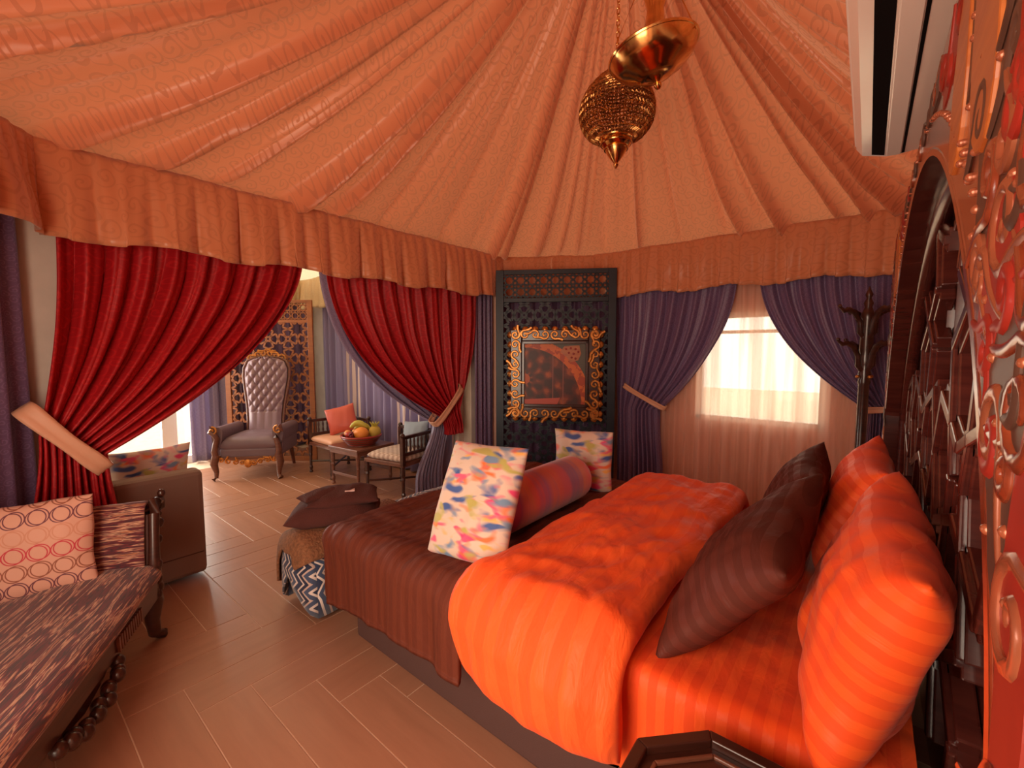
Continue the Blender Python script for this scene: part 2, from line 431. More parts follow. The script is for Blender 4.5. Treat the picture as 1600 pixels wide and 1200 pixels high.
def hankin(w, h, cell, ang=R(67.5)):
    """segments of an eight-fold star pattern (4.8.8 tiling) filling w x h, as 2-D pairs"""
    e = cell / (1 + math.sqrt(2)); segs = []
    def poly(cx, cy, n, r, a0):
        P = [Vector((cx + r * math.cos(a0 + 2 * PI * i / n), cy + r * math.sin(a0 + 2 * PI * i / n))) for i in range(n)]
        mids = [(P[i] + P[(i + 1) % n]) / 2 for i in range(n)]
        dirs = [(P[(i + 1) % n] - P[i]).normalized() for i in range(n)]
        for i in range(n):
            a, b = mids[i], mids[(i + 1) % n]; c, s_ = math.cos(ang), math.sin(ang)
            d1 = dirs[i]; d1 = Vector((d1.x * c - d1.y * s_, d1.x * s_ + d1.y * c))
            half = (b - a).length / 2; mid = (a + b) / 2; dn = (b - a).normalized()
            t = half / max(.05, d1.dot(dn)); q = a + d1 * t
            segs.append((a, q)); segs.append((q, b))
    nx = int(math.ceil(w / cell)) + 1; ny = int(math.ceil(h / cell)) + 1
    ro = e / 2 / math.sin(PI / 8); rq = e / math.sqrt(2)
    for i in range(nx):
        for j in range(ny):
            poly((i + .5) * cell, (j + .5) * cell, 8, ro, PI / 8)
            poly(i * cell, j * cell, 4, rq, 0)
    out = []
    for a, b in segs:
        if all(-1e-6 <= p.x <= w + 1e-6 and -1e-6 <= p.y <= h + 1e-6 for p in (a, b)): out.append((a, b))
        else:                                   # clip to the rectangle
            t0, t1 = 0., 1.; d = b - a; ok = True
            for p, q in ((-d.x, a.x), (d.x, w - a.x), (-d.y, a.y), (d.y, h - a.y)):
                if abs(p) < 1e-9: ok = ok and q >= 0
                elif p < 0: t0 = max(t0, q / p)
                else: t1 = min(t1, q / p)
            if ok and t1 - t0 > .02: out.append((a + d * t0, a + d * t1))
    return out

def spiral(cx, cy, r, turns, hand, a0, n=22, tail=0.):
    pts = []
    for i in range(n + 1):
        t = i / n; rr = r * (1 - .86 * t); a = a0 + hand * turns * 2 * PI * t
        pts.append((cx + rr * math.cos(a), cy + rr * math.sin(a)))
    if tail:
        d = Vector((pts[0][0] - pts[1][0], pts[0][1] - pts[1][1])).normalized()
        pre = []
        for i in range(6, 0, -1):
            s = i / 6; off = Vector((d.y, -d.x)) * hand * -.35 * tail * s * s
            pre.append((pts[0][0] + d.x * tail * s + off.x, pts[0][1] + d.y * tail * s + off.y))
        pts = pre + pts
    return pts

# ------------------------------------------------------------------ the tent shell
EAVE, VB = 2.55, 2.085
POLY = [(.14, 3.45), (3.84, 3.45), (4.62, 2.22), (4.62, -.30), (-.88, -.30), (-.88, 1.75)]
NY0, NY1, NX0, NX1 = 3.57, 6.95, -.6, 3.42          # the sitting room beyond the opening

ground = MB().box((2, 3, -.30), (40, 40, .1)).build('ground', M['sand']); tag(ground, kind='structure', label='pale sandy ground outside the tent')
fl = MB().bb((-1.05, -.45, -.16), (4.8, 3.57, -.0025)); fl.bb((NX0 - .1, 3.57, -.16), (4.8, NY1 + .12, -.0025))
floor = fl.build('floor', M['grout']); tag(floor, kind='structure', label='floor of brown wood look tiles laid in herringbone')
tb = MB().box((0, 0, 0), (.7955, .1955, .012)).build('tile', M['tile'], floor, bevel=.0012); tb.location = (0, 0, -.006)
TW, TL = .2, .8; X0, Y0 = .69, 1.88; first = True
def inside(x, y, g=.12):
    if NX0 + .05 < x < 3.9 and 3.45 <= y < NY1 - .08: return True
    if not (-.6 < x < 4.55 and -.05 < y < 3.5): return False
    if y > 3.45 - (x - 3.84) * 1.577: return False
    return y < 3.45 + (x - .22) * 1.65
for k in range(-30, 34):
    for mm in range(-8, 9):
        top = Y0 - TW * k + 2 * TL * mm; x = X0 + TW * k
        for cx, cy, rz in ((x + TW / 2, top - TL / 2, PI / 2), (x + TL / 2, top + TW / 2, 0)):
            if not inside(cx, cy): continue
            if 1.6 < cx < 2.5 and .3 < cy < 1.7: continue            # under the bed
            t = tb if first else tb.copy()
            if not first: COL.objects.link(t)
            first = False; t.location = (cx, cy, -.006); t.rotation_euler = (0, 0, rz)

def wall_seg(name, a, b, z0, z1, m, th=.12):
    a = Vector((*a, 0)); b = Vector((*b, 0)); d = (b - a); n = Vector((-d.y, d.x, 0)).normalized()      # outward = left of a->b (clockwise room)
    c = (a + b) / 2 + n * th / 2
    return MB().box((c.x, c.y, (z0 + z1) / 2), (d.length, th, z1 - z0), math.atan2(d.y, d.x)).build(name, m)
OPX0, OPX1 = .42, 3.50
w = MB(); w.bb((.14, 3.45, 0), (OPX0, 3.57, EAVE)); w.bb((OPX1, 3.45, 0), (3.9, 3.57, EAVE)); w.bb((OPX0, 3.45, 2.35), (OPX1, 3.57, EAVE))
tag(w.build('wall_left', M['wallpale']), kind='structure', label='wall with the wide curtained opening')
tag(wall_seg('wall_corner', POLY[1], POLY[2], 0, EAVE, M['wall']), kind='structure', label='angled corner wall behind the navy lattice panel')
wy0, wy1, wz0, wz1 = .262, 1.345, .80, 1.865
w = MB(); X1 = 4.62
w.bb((X1, -.42, 0), (X1 + .12, wy0, EAVE)); w.bb((X1, wy1, 0), (X1 + .12, 2.30, EAVE)); w.bb((X1, wy0, 0), (X1 + .12, wy1, wz0)); w.bb((X1, wy0, wz1), (X1 + .12, wy1, EAVE))
tag(w.build('wall_right', M['wall']), kind='structure', label='peach wall with the sheer curtained window')
tag(MB().bb((-1., -.42, 0), (X1, -.30, EAVE + .1)).build('wall_back', M['wall']), kind='structure', label='peach wall behind the carved headboard')
w = MB(); w.bb((-1., -.30, 0), (-.88, .0, EAVE)); w.bb((-1., 1.5, 0), (-.88, 1.80, EAVE)); w.bb((-1., 0, 2.3), (-.88, 1.5, EAVE))  # out of view; opening added to seat the warm fill light
tag(w.build('wall_front', M['wall']), kind='structure', label='unseen wall behind the sofa with an opening added for the fill light')
tag(wall_seg('wall_side', POLY[5], POLY[0], 0, EAVE, M['wallpale']), kind='structure', label='angled wall behind the striped sofa')
# sitting room walls
w = MB(); dx0, dx1, dz1 = .35, 2.02, 2.15
w.bb((NX0 - .12, NY1, 0), (dx0, NY1 + .12, EAVE)); w.bb((dx1, NY1, 0), (NX1 + .12, NY1 + .12, EAVE)); w.bb((dx0, NY1, dz1), (dx1, NY1 + .12, EAVE))
tag(w.build('wall_far', M['wallpale']), kind='structure', label='far wall of the sitting room with the glass door')
tag(MB().bb((NX1, 3.57, 0), (NX1 + .12, NY1, EAVE)).build('wall_sitting_right', M['wallpale']), kind='structure', label='sitting room wall behind the lilac curtain')
tag(MB().bb((NX0 - .12, 3.57, 0), (NX0, NY1, EAVE)).build('wall_sitting_left', M['wallpale']), kind='structure', label='sitting room wall at the hidden side')
# ceilings
APEX = px(975, -205, X=2.6); 
pts = [Vector((*p, EAVE)) for p in POLY]; seglen = [(pts[(i + 1) % 6] - pts[i]).length for i in range(6)]; PER = sum(seglen)
def eave(s):
    s %= PER
    for i in range(6):
        if s <= seglen[i]: return pts[i].lerp(pts[(i + 1) % 6], s / seglen[i])
        s -= seglen[i]
    return pts[0].copy()
rf = random.Random(11)
folds = []; s = 0
while s < PER:
    folds.append((s, rf.uniform(.035, .13), rf.uniform(.6, 1.35) * rf.choice((1, 1, -.6)), rf.uniform(-.35, .35))); s += rf.uniform(.20, .46)
fine = []; s = 0
while s < PER:
    fine.append((s, rf.uniform(.012, .03), rf.uniform(.5, 1.4) * rf.choice((1, -1)), rf.uniform(-.3, .3), rf.uniform(0, .45))); s += rf.uniform(.10, .30)
corner_s = [sum(seglen[:i]) for i in range(6)]
def canopy(u, v):
    s = u * PER; P = eave(s); A = APEX.copy()
    a = math.atan2(P.y - A.y, P.x - A.x); A = A + Vector((math.cos(a) * .10, math.sin(a) * .10, 0))
    p = P.lerp(A, v); outw = (P - A).normalized()
    d = 0
    env = ss(0, .10, v) * (1 - .72 * v)
    for fs, wd, am, sh in folds:
        w_ = wd * (1 - .80 * v) * PER / PER
        c = fs + sh * v * (1 - v) * 1.2
        e = (s - c + PER / 2) % PER - PER / 2
        e *= (1 - v) + .02
        wd2 = wd * (1 - .7 * v)
        if abs(e) < 5 * wd2:
            q = e / wd2
            d += am * (wd * 1.5 + .02) * (math.exp(-q * 1.15) if e > 0 else math.exp(-q * q * 9))
    for fs, wd, am, sh, v0 in fine:
        e = ((s - fs - sh * v * (1 - v) + PER / 2) % PER - PER / 2) * ((1 - v) + .02); w2 = wd * (1 - .5 * v)
        if abs(e) < 3.5 * w2: d += am * wd * .9 * math.exp(-(e / w2) ** 2) * ss(v0, v0 + .2, v + .12)
    # pulled gathers running out of the corners
    dc = min(abs((s - c + PER / 2) % PER - PER / 2) for c in corner_s)
    d += .05 * math.exp(-(dc / .5) ** 2) * math.sin(dc * 26) * v * (1 - v) * 4 * .5
    p.z -= .16 * math.sin(PI * v) ** 1.0 * (1 - .35 * v)           # hanging sag
    d += .014 * nz(math.cos(s / PER * 2 * PI) * 8, math.sin(s / PER * 2 * PI) * 8, v * 5)
    n = Vector((-outw.x * .45, -outw.y * .45, -.9))
    return p + n * d * env * 1.25
ce = sheet('ceiling', canopy, 1500, 44, M['tent'], solid=0, uvfn=lambda u, v: tuple(eave(u * PER).lerp(APEX, v) * 1.15)[:2])
tag(ce, kind='structure', label='peaked orange damask tent ceiling drawn into radial folds')
npts = [Vector(p) for p in ((NX0, 3.57, EAVE), (NX0, NY1, EAVE), (NX1, NY1, EAVE), (NX1, 3.57, EAVE))]
def ncan(u, v):
    q = u * 4; i = int(q) % 4; P = npts[i].lerp(npts[(i + 1) % 4], q - int(q)); A = Vector((1.4, 5.2, 3.6))
    p = P.lerp(A, v * .97); p.z -= .12 * math.sin(PI * v) + .02 * math.sin(u * 150) * v * (1 - v) * 4
    return p
tag(sheet('ceiling_sitting_room', ncan, 160, 14, M['cream_tent'], solid=0, uvfn=lambda u, v: (u * 14, v * 2.5)), kind='structure', label='cream tent ceiling over the sitting room')

# window and glass door
wf = MB(); xa, xb = X1 + .03, X1 + .09
for a, b in (((xa, wy0, wz0), (xb, wy0 + .05, wz1)), ((xa, wy1 - .05, wz0), (xb, wy1, wz1)), ((xa, wy0, wz0), (xb, wy1, wz0 + .05)), ((xa, wy0, wz1 - .05), (xb, wy1, wz1)), ((xa, wy0 + .05, wz1 - .20), (xb, wy1 - .05, wz1 - .17))): wf.bb(a, b)
win = empty('window_1', (X1, .8, wz0), kind='structure', label='bright window behind the peach sheer')
def child(o, p): o.parent = p; o.matrix_parent_inverse = Matrix.Translation(-Vector(p.location)) if not any(p.rotation_euler) else p.matrix_basis.inverted(); return o
child(wf.build('window_frame', M['white']), win)
for a, b in ((wy0 + .05, wy1 - .05),): child(MB().bb((X1 + .055, a, wz0 + .05), (X1 + .061, b, wz1 - .05)).build('pane', M['glass']), win)
door = empty('door_1', (1.2, NY1 + .05, 0), kind='structure', label='white framed glass door to the bright outdoors')
ya, yb = NY1 + .02, NY1 + .09; dm = MB()
for a, b in (((dx0, ya, 0), (dx0 + .07, yb, dz1)), ((dx1 - .07, ya, 0), (dx1, yb, dz1)), ((dx0, ya, dz1 - .07), (dx1, yb, dz1)), ((1.44, ya, 0), (1.60, yb, dz1 - .07)), ((dx0, ya, 0), (dx1, yb, .10))): dm.bb(a, b)
child(dm.build('door_frame', M['white']), door)
for a, b in ((dx0 + .07, 1.44), (1.60, dx1 - .07)): child(MB().bb((a, NY1 + .05, .10), (b, NY1 + .058, dz1 - .07)).build('pane', M['glass']), door)

# ------------------------------------------------------------------ valances, one for each wall
def off_line(a, b, o):
    a = Vector(a); b = Vector(b); d = (b - a).normalized(); n = Vector((d.y, -d.x)); return a + n * o, d
def mitre(l1, l2):
    (p, d), (q, e) = l1, l2; t = ((q.x - p.x) * e.y - (q.y - p.y) * e.x) / (d.x * e.y - d.y * e.x); return p + d * t
def valance(a, b, m, label, nm='valance', ztop=EAVE + .015, zbot=VB, pitch=.29, off=0., seed=0, depth=.085):
    a = Vector((*a, 0)); b = Vector((*b, 0)); L = (b - a).length; d = (b - a).normalized(); n = Vector((d.y, -d.x, 0))   # into the room
    rr = random.Random(seed); cuts = [0.]
    while cuts[-1] < L: cuts.append(cuts[-1] + pitch * rr.uniform(.62, 1.0))
    def fn(u, v):
        s = u * L; i = max(j for j in range(len(cuts)) if cuts[j] <= s + 1e-9); i = min(i, len(cuts) - 2)
        t = (s - cuts[i]) / (cuts[i + 1] - cuts[i])
        fold = (1 - ss(.0, .11, t)) + .45 * ss(.86, 1, t) - .30 * math.sin(PI * t) ** .7      # a deep knife fold opening towards the hem
        body = nz(s * 3 + seed, v * 2) * .02
        k = v ** .75; en = ss(0, .10, s) * ss(0, .10, L - s)
        p = a + d * (s + .035 * k * math.sin(2 * PI * t) * en) + n * (off + (depth * k * (.6 - fold) + body * k + .006 * math.sin(s * 60) * (1 - v)) * en)
        p.z = lerp(ztop, zbot, v) + (.018 * math.sin(s * 9 + seed) + .016 * fold) * v * en - .01 * (1 - v) * abs(math.sin(s * 5))
        return p
    o = sheet(nm, fn, int(L / .012), 14, m, solid=.006, uvfn=lambda u, v: (u * L, v * .47))
    return tag(o, label, 'valance')
vl = off_line(POLY[0], POLY[1], .17); vc = off_line(POLY[1], POLY[2], .075); vr_ = off_line(POLY[2], POLY[3], .21); vs = off_line(POLY[5], POLY[0], .17)
c_sl, c_lc, c_cr = mitre(vs, vl), mitre(vl, vc), mitre(vc, vr_)
valance(c_sl, c_lc, M['valance'], 'long pleated orange valance above the red curtains', seed=3)
valance(c_lc, c_cr, M['valance'], 'short pleated orange valance behind the navy lattice panel', seed=5, depth=.02)
valance(c_cr, (X1 - .21, POLY[3][1]), M['valance'], 'pleated orange valance above the window and its purple curtains', seed=8, depth=.05, pitch=.22)
valance(vs[0], c_sl, M['valance'], 'pleated orange valance above the striped sofa', seed=12)
valance((1.9, NY1 - .17), (NX1 - .235, NY1 - .17), M['cream_tent'], 'cream pleated valance above the amber lattice screen', zbot=2.18, seed=2)
valance((NX1 - .235, NY1 - .17), (NX1 - .235, 3.57), M['cream_tent'], 'cream pleated valance above the lilac curtain', zbot=2.12, seed=4)

# ------------------------------------------------------------------ curtains
def drape(name, org, d, n, s0, s1, st, zt, tw, sb, bw, m, label, ztop=2.30, zbot=.02, nf=9, amp=.045, k=1.8, seed=0, cat='curtain', off=.06, nu=150, push=0., dz=0.):
    """tied-back curtain: hangs between s0 and s1 along d, gathered at s = st, z = zt into width tw, then falls to sb +- bw/2"""
    org = Vector(org); d = Vector(d).normalized(); n = Vector(n).normalized()
    vt = .64; sg_ = 1 if s1 > s0 else -1; tw *= sg_; bw *= sg_
    def fn(u, v):
        f0 = math.sin(2 * PI * nf * u + 1.1 * math.sin(4 * u + seed) + seed); f1 = math.sin(2 * PI * nf * 2.3 * u + seed * 2) * .35
        top = lerp(s0, s1, u); tie = st + (u - .5) * tw
        if v <= vt:
            q = v / vt; e = q ** k
            s = lerp(top, tie, e); z = lerp(ztop, zt + dz * (u - .5) * 2, q)
            a = amp * (.55 + .45 * ss(0, .35, q)) * (1 - .2 * q)
        else:
            q = (v - vt) / (1 - vt); e = ss(0, .8, q)
            s = lerp(tie, sb + (u - .5) * bw, e); z = lerp(zt + dz * (u - .5) * 2, zbot, q); a = amp * (.75 + .25 * q)
        s += .012 * nz(u * 14, v * 4, seed)
        y = off + push * ss(.25, .6, v) + a * (f0 + f1) + .012 * nz(u * 9, v * 7, seed + 3)
        p = org + d * s + n * max(.008, y); p.z = z; return p
    o = sheet(name, fn, nu, 64, m, solid=.005, uvfn=lambda u, v: (u * abs(s1 - s0), v * 2.3))
    return tag(o, label, cat)
def flat_curtain(name, a, b, n, m, label, z0=.02, z1=2.32, nf=8, amp=.03, off=.05, seed=0, cat='curtain', solid=.004, sharp=1.):
    a = Vector((*a, 0)); b = Vector((*b, 0)); L = (b - a).length; d = (b - a).normalized(); n = Vector((*n, 0)).normalized()
    def fn(u, v):
        ph = 2 * PI * nf * u + .9 * math.sin(5 * u + seed)
        y = off + amp * math.sin(ph + .5 * nz(u * 4, v * 2, seed)) + amp * .3 * math.sin(ph * 2.4 + seed)
        p = a + d * (u * L) + n * y; p.z = lerp(z1, z0, v); return p
    o = sheet(name, fn, max(60, int(nf * 12)), 16, m, solid=solid, uvfn=lambda u, v: (u * L, v * 2.3))
    return tag(o, label, cat)
def tieback(p0, p1, w, m, label, bulge, n, cat='curtain tie'):
    """flat band looped round a gathered curtain: front half from p0 to p1, back half close to the wall"""
    p0 = Vector(p0); p1 = Vector(p1); n = Vector(n).normalized()
    ax = (p1 - p0).normalized(); wd = ax.cross(n).normalized()
    def fn(u, v):
        a = 2 * PI * u; c = (1 - math.cos(a)) / 2; b = math.sin(a)
        p = p0.lerp(p1, c) + n * (math.copysign(abs(b) ** .4, b) * bulge)
        return p + wd * (v - .5) * w * (1 + .25 * nz(u * 6, v * 3)) + n * .004 * math.sin(v * 9)
    o = sheet('curtain_tieback', fn, 48, 6, m, solid=.006)
    return tag(o, label, cat)
YL = 3.45; dX = (1, 0, 0); nY = (0, -1, 0)
sx = lambda x, y: px(x, y, Y=YL - .1).x
zz_ = lambda x, y: px(x, y, Y=YL - .1).z
# red pair in the opening
drape('red_curtain', (0, YL, 0), dX, nY, .30, sx(478, 450), sx(112, 690), zz_(118, 690), .26, sx(118, 800), .42, M['red'], 'wide red velvet curtain swept aside behind the grey sofa', nf=10, amp=.055, k=2.0, seed=.6, off=.085, push=.13, ztop=2.26, zbot=.03, dz=-.07, nu=220)
drape('red_curtain', (0, YL, 0), dX, nY, 3.50, sx(512, 455), sx(707, 645), zz_(706, 645), .20, sx(712, 690), .20, M['red'], 'narrower red velvet curtain tied beside the navy lattice panel', nf=11, amp=.04, k=2.5, seed=1.7, off=.085, ztop=2.26, zbot=.62, dz=-.05, nu=220)
drape('lilac_lining', (0, YL + .11, 0), dX, nY, 3.46, sx(509, 455), sx(700, 655), zz_(694, 656), .22, sx(683, 760), .36, M['lilac'], 'lilac lining curtain showing its hem below the narrower red curtain', nf=8, amp=.03, k=2.45, seed=2.7, off=.10, ztop=2.26, zbot=.02, dz=-.04, nu=160)
my = YL - .215; p0 = px(36, 640, Y=my - .09); p1 = px(168, 736, Y=my - .09); p0.y = p1.y = my
tieback(p0, p1, .085, M['tie'], 'beige satin tie on the wide red curtain', .095, nY)
my = YL - .085; p0 = px(724, 604, Y=my - .07); p1 = px(684, 664, Y=my - .07); p0.y = p1.y = my
tieback(p0, p1, .075, M['tie'], 'beige satin tie on the narrower red curtain', .075, nY)
flat_curtain('purple_curtain', (3.50, YL), (3.785, YL), (0, -1), M['purple'], 'strip of purple curtain between red curtain and navy panel', nf=4, amp=.022, seed=2)
pc = Vector(POLY[1]); pd = Vector(POLY[2]); cdir = (pd - pc).normalized(); cn = Vector((cdir.y, -cdir.x))
flat_curtain('purple_curtain', pc + cdir * .09, pd - cdir * .02, cn, M['purple'], 'purple curtain hanging behind the navy lattice panel', nf=11, amp=.016, off=.03, seed=6)
pa = Vector(POLY[0]); pb = Vector(POLY[5]); sd = (pb - pa).normalized(); sn = Vector((-sd.y, sd.x))
flat_curtain('purple_curtain', pa + sd * .03, pa + sd * .75, sn, M['purple'], 'purple curtain on the angled wall behind the striped sofa', nf=5, amp=.02, off=.04, seed=9)
# window wall
dY = (0, 1, 0); nX = (-1, 0, 0); sy = lambda x, y, o=.1: px(x, y, X=X1 - o).y; zy = lambda x, y, o=.1: px(x, y, X=X1 - o).z
drape('purple_curtain', (X1, 0, 0), dY, nX, 2.17, sy(1152, 455), (2.13 + sy(1032, 636)) / 2, zy(1030, 640), 2.13 - sy(1032, 636), (2.12 + sy(1036, 720)) / 2, 2.12 - sy(1036, 720), M['purple'], 'purple curtain tied back on the navy panel side of the window', nf=9, amp=.03, k=2.1, seed=4, off=.14, ztop=2.26, nu=180)
drape('purple_curtain', (X1, 0, 0), dY, nX, -.24, sy(1186, 455), (-.2 + sy(1357, 640)) / 2, zy(1358, 642), .2 + sy(1357, 640), (-.2 + sy(1357, 640)) / 2, .2 + sy(1357, 640), M['purple'], 'purple curtain tied back beside the coat stand', nf=9, amp=.03, k=2.1, seed=5, off=.14, ztop=2.26, nu=180)
mx_ = X1 - .14; p0 = px(973, 602, X=mx_ - .06); p1 = px(1036, 639, X=mx_ - .06); p0.x = p1.x = mx_
tieback(p0, p1, .05, M['tie'], 'beige satin tie on the purple window curtain', .06, nX)
p0 = Vector((mx_, -.235, zy(1358, 640) + .03)); p1 = Vector((mx_, sy(1356, 640) + .03, zy(1358, 640)))
tieback(p0, p1, .05, M['tie'], 'beige satin tie on the curtain beside the coat stand', .058, nX)
flat_curtain('sheer_curtain', (X1, -.12), (X1, 2.0), (-1, 0), M['sheer'], 'peach sheer curtain across the window', nf=17, amp=.026, off=.05, seed=3, solid=0, z1=2.30)
# sitting room
flat_curtain('lilac_curtain', (NX1, 6.35), (NX1, 3.62), (-1, 0), M['pin'], 'long lilac curtain with pale stripes behind the fruit table', nf=15, amp=.055, off=.075, seed=1)
flat_curtain('lilac_curtain', (1.72, NY1), (2.35, NY1), (0, -1), M['lilac'], 'lilac curtain beside the glass door', nf=5, amp=.035, off=.06, seed=2)

flat_curtain('purple_curtain', (2.36, NY1), (NX1 - .02, NY1), (0, -1), M['purple'], 'purple curtain added behind the amber lattice screen to darken its holes', nf=8, amp=.03, off=.05, seed=4)  # cloth added so the gaps of the screen come out dark

# ------------------------------------------------------------------ lattice screens
def screen(name, a, b, z0, z1, m, label, cell, bw, th=.035, border=.075, cat='screen', topband=.0, bw2=None):
    """free-standing lattice panel: frame rails and a cut star lattice"""
    a = Vector((*a, 0)); b = Vector((*b, 0)); L = (b - a).length; d = (b - a).normalized(); n = Vector((d.y, -d.x, 0))
    root = empty(name, (a + b) / 2, label=label, cat=cat); o0 = (a + b) / 2
    fn = lambda s, z, t: (a - o0) + d * s + n * t + Vector((0, 0, z))
    def rail(nm, s0, s1, q0, q1, t=th):
        mb = MB(); mb.prism([(s0, q0), (s1, q0), (s1, q1), (s0, q1)], fn, -t / 2, t / 2); return mb.build(nm, m, root, bevel=.004)
    rail('stile', 0, border, z0, z1); rail('stile', L - border, L, z0, z1)
    rail('rail', border, L - border, z0, z0 + border); rail('rail', border, L - border, z1 - border * .6, z1)
    zt = z1 - border * .6
    bands = [(z0 + border, zt)]
    if topband: rail('rail', border, L - border, zt - topband - border * .55, zt - topband); bands = [(z0 + border, zt - topband - border * .55), (zt - topband, zt)]
    for i, (q0, q1) in enumerate(bands):
        mb = MB(); c = cell if i == 0 else (q1 - q0) / 2.0
        cw = (L - 2 * border) / max(1, round((L - 2 * border) / c))
        for p, q in hankin(L - 2 * border, q1 - q0, cw, R(67.5) if i == 0 else R(58)):
            mb.bar(fn(border + p.x, q0 + p.y, 0), fn(border + q.x, q0 + q.y, 0), bw if i == 0 else (bw2 or bw), th * .55, n)
        mb.build('lattice', m, root)
    return root
# navy panel against the corner wall
ca = Vector(POLY[1]) + cn * .315; cb = Vector(POLY[2]) + cn * .315
q0 = px(775, 430, F=1); q1 = px(964, 430, F=1)
def hit(q):                                          # where the sight line meets the line ca-cb
    dd = Vector((q.x, q.y)); e = cb - ca; t = (ca.x * dd.y - ca.y * dd.x) / (e.y * dd.x - e.x * dd.y); return ca + e * t
na_, nb_ = hit(q0), hit(q1)
screen('lattice_divider', na_, nb_, 0, 2.37, M['navy'], 'tall navy lattice panel behind the gilt framed picture', .21, .026, topband=.25, border=.085, bw2=.017)
navy_dir = (nb_ - na_).normalized(); navy_n = Vector((navy_dir.y, -navy_dir.x))
mb = MB(); q = na_.lerp(nb_, .47)
mb.tube([(q.x, q.y, 2.368), (q.x - .02, q.y, 2.42), (q.x, q.y, 2.49)], .006, 6)
tag(mb.build('hanging_cord', M['tie']), 'short pale cord at the top of the navy panel', 'cord')
# amber screen behind the armchair
F2 = 5.85
def atF(x, F): r = (x - 800) / FPX; return Vector((F * FW[0] + F * r * RT[0], F * FW[1] + F * r * RT[1]))
screen('lattice_screen', atF(352, F2), atF(491, F2), 0, 2.17, M['screen_wood'], 'amber wooden lattice screen behind the tufted armchair', .30, .024, topband=.22, border=.07, bw2=.014)

# ------------------------------------------------------------------ gilt framed picture
def f_pic(N, b):
    uv = N.uv(); s = N.sep(uv)                       # 0..1 in both directions
    dx = s[0]; dy = N.m('SUBTRACT', s[1], .42)
    r = N.m('SQRT', N.m('ADD', N.m('MULTIPLY', dx, dx), N.m('MULTIPLY', dy, dy))); a = N.m('ARCTAN2', dy, dx)
    pet = N.m('MULTIPLY', N.m('SINE', N.m('MULTIPLY', a, 9)), N.m('SINE', N.m('MULTIPLY', r, 19)))
    n = N.noise(uv, 9, 4)
    c = N.ramp(N.m('ADD', N.m('MULTIPLY', pet, .42), n), [(.35, (.055, .010, .006)), (.7, (.16, .022, .008)), (1, (.45, .09, .015))])
    c = N.mix(N.m('LESS_THAN', r, .09), c, (.55, .10, .02))
    rr = N.m('SQRT', N.m('ADD', N.m('MULTIPLY', dx, dx), N.m('MULTIPLY', s[1], s[1])))
    arch = N.mix(N.m('GREATER_THAN', n, .52), (.70, .15, .02), (.45, .06, .012))
    c = N.mix(N.m('GREATER_THAN', rr, .94), c, arch)
    c = N.mix(N.m('GREATER_THAN', rr, 1.10), c, (.10, .085, .06))
    for x in (.47, .64): c = N.mix(N.m('MULTIPLY', N.m('LESS_THAN', N.m('ABSOLUTE', N.m('SUBTRACT', s[0], x)), .007), N.m('LESS_THAN', rr, .94)), c, (.30, .08, .05))
    return c
M['pic'] = special('arched_door_painting', f_pic, .45, 0)
pcn = na_.lerp(nb_, .50) + navy_n * .05
pr = empty('framed_picture', (pcn.x, pcn.y, 0), math.atan2(navy_dir.y, navy_dir.x), label='square gilt framed picture of an arched orange door on the navy panel', cat='picture')
zc, hs = (px(870, 512, F=5.05).z + px(870, 651, F=5.05).z) / 2, .50
inn = .355
mb = MB()
for sgn in (-1, 1):
    mb.bb((sgn * inn, -.03, zc - hs + .02), (sgn * (hs - .02), .02, zc + hs - .02)); mb.bb((-inn, -.03, zc + sgn * inn), (inn, .02, zc + sgn * (hs - .02)))
mb.build('frame', M['dark_wood'], pr, bevel=.01)
mb = MB()
for sgn in (-1, 1):
    mb.bb((sgn * (inn - .03), -.04, zc - inn), (sgn * inn, .01, zc + inn)); mb.bb((-inn, -.04, zc + sgn * (inn - .03)), (inn, .01, zc + sgn * inn))
mb.build('inner_moulding', M['dark_wood'], pr, bevel=.004)
ii = inn - .03
raw('canvas', [(-ii, -.012, zc - ii), (ii, -.012, zc - ii), (ii, -.012, zc + ii), (-ii, -.012, zc + ii)], [(0, 1, 2, 3)], M['pic'], pr, False, [(0, 0), (1, 0), (1, 1), (0, 1)])
mb = MB(); mb.prism([(.10, zc + .30), (.26, zc + .31), (.28, zc + .22), (.25, zc + .15), (.17, zc + .13), (.13, zc + .18), (.06, zc + .24)], lambda a, b_, t: (a, t, b_), -.018, -.012); mb.build('painted_flower', M['hb_amber'], pr)
for x, z in ((.12, .27), (.17, .28), (.22, .27), (.15, .23), (.2, .22), (.25, .24), (.18, .18), (.22, .17)):
    MB().ball((x, -.019, zc + z), .012, 6, (1, .3, 1)).build('painted_dot', M['hb_red'], pr)
mb = MB(); mb.prism([(-ii, zc - ii), (.03, zc - ii), (.06, zc - ii + .07), (-ii, zc - ii + .05)], lambda a, b_, t: (a, t, b_), -.017, -.012); mb.build('painted_sill', M['coral'], pr)
for side in range(4):
    for kx in range(9):
        s_ = -hs + .075 + kx * (2 * hs - .15) / 8; d_ = hs - .075
        x, z = [(s_, d_), (s_, -d_), (d_, s_), (-d_, s_)][side]
        hand = 1 if kx % 2 else -1
        sp = spiral(x, zc + z, .050, 1.3, hand, kx * 1.3 + side, 14, .06)
        mb = MB(); mb.tube([(a, -.036, b_) for a, b_ in sp], [.017 * (1 - .5 * i / len(sp)) for i in range(len(sp))], 6, up=(0, 1, 0)); mb.build('gilt_scroll', M['gold'], pr, True)
        ox, oz = [(0, .055), (0, -.055), (.055, 0), (-.055, 0)][side]
        MB().ball((x + ox, -.01, zc + z + oz), .040, 8, (.9, .5, .9)).build('gilt_leaf', M['gold'], pr, True)

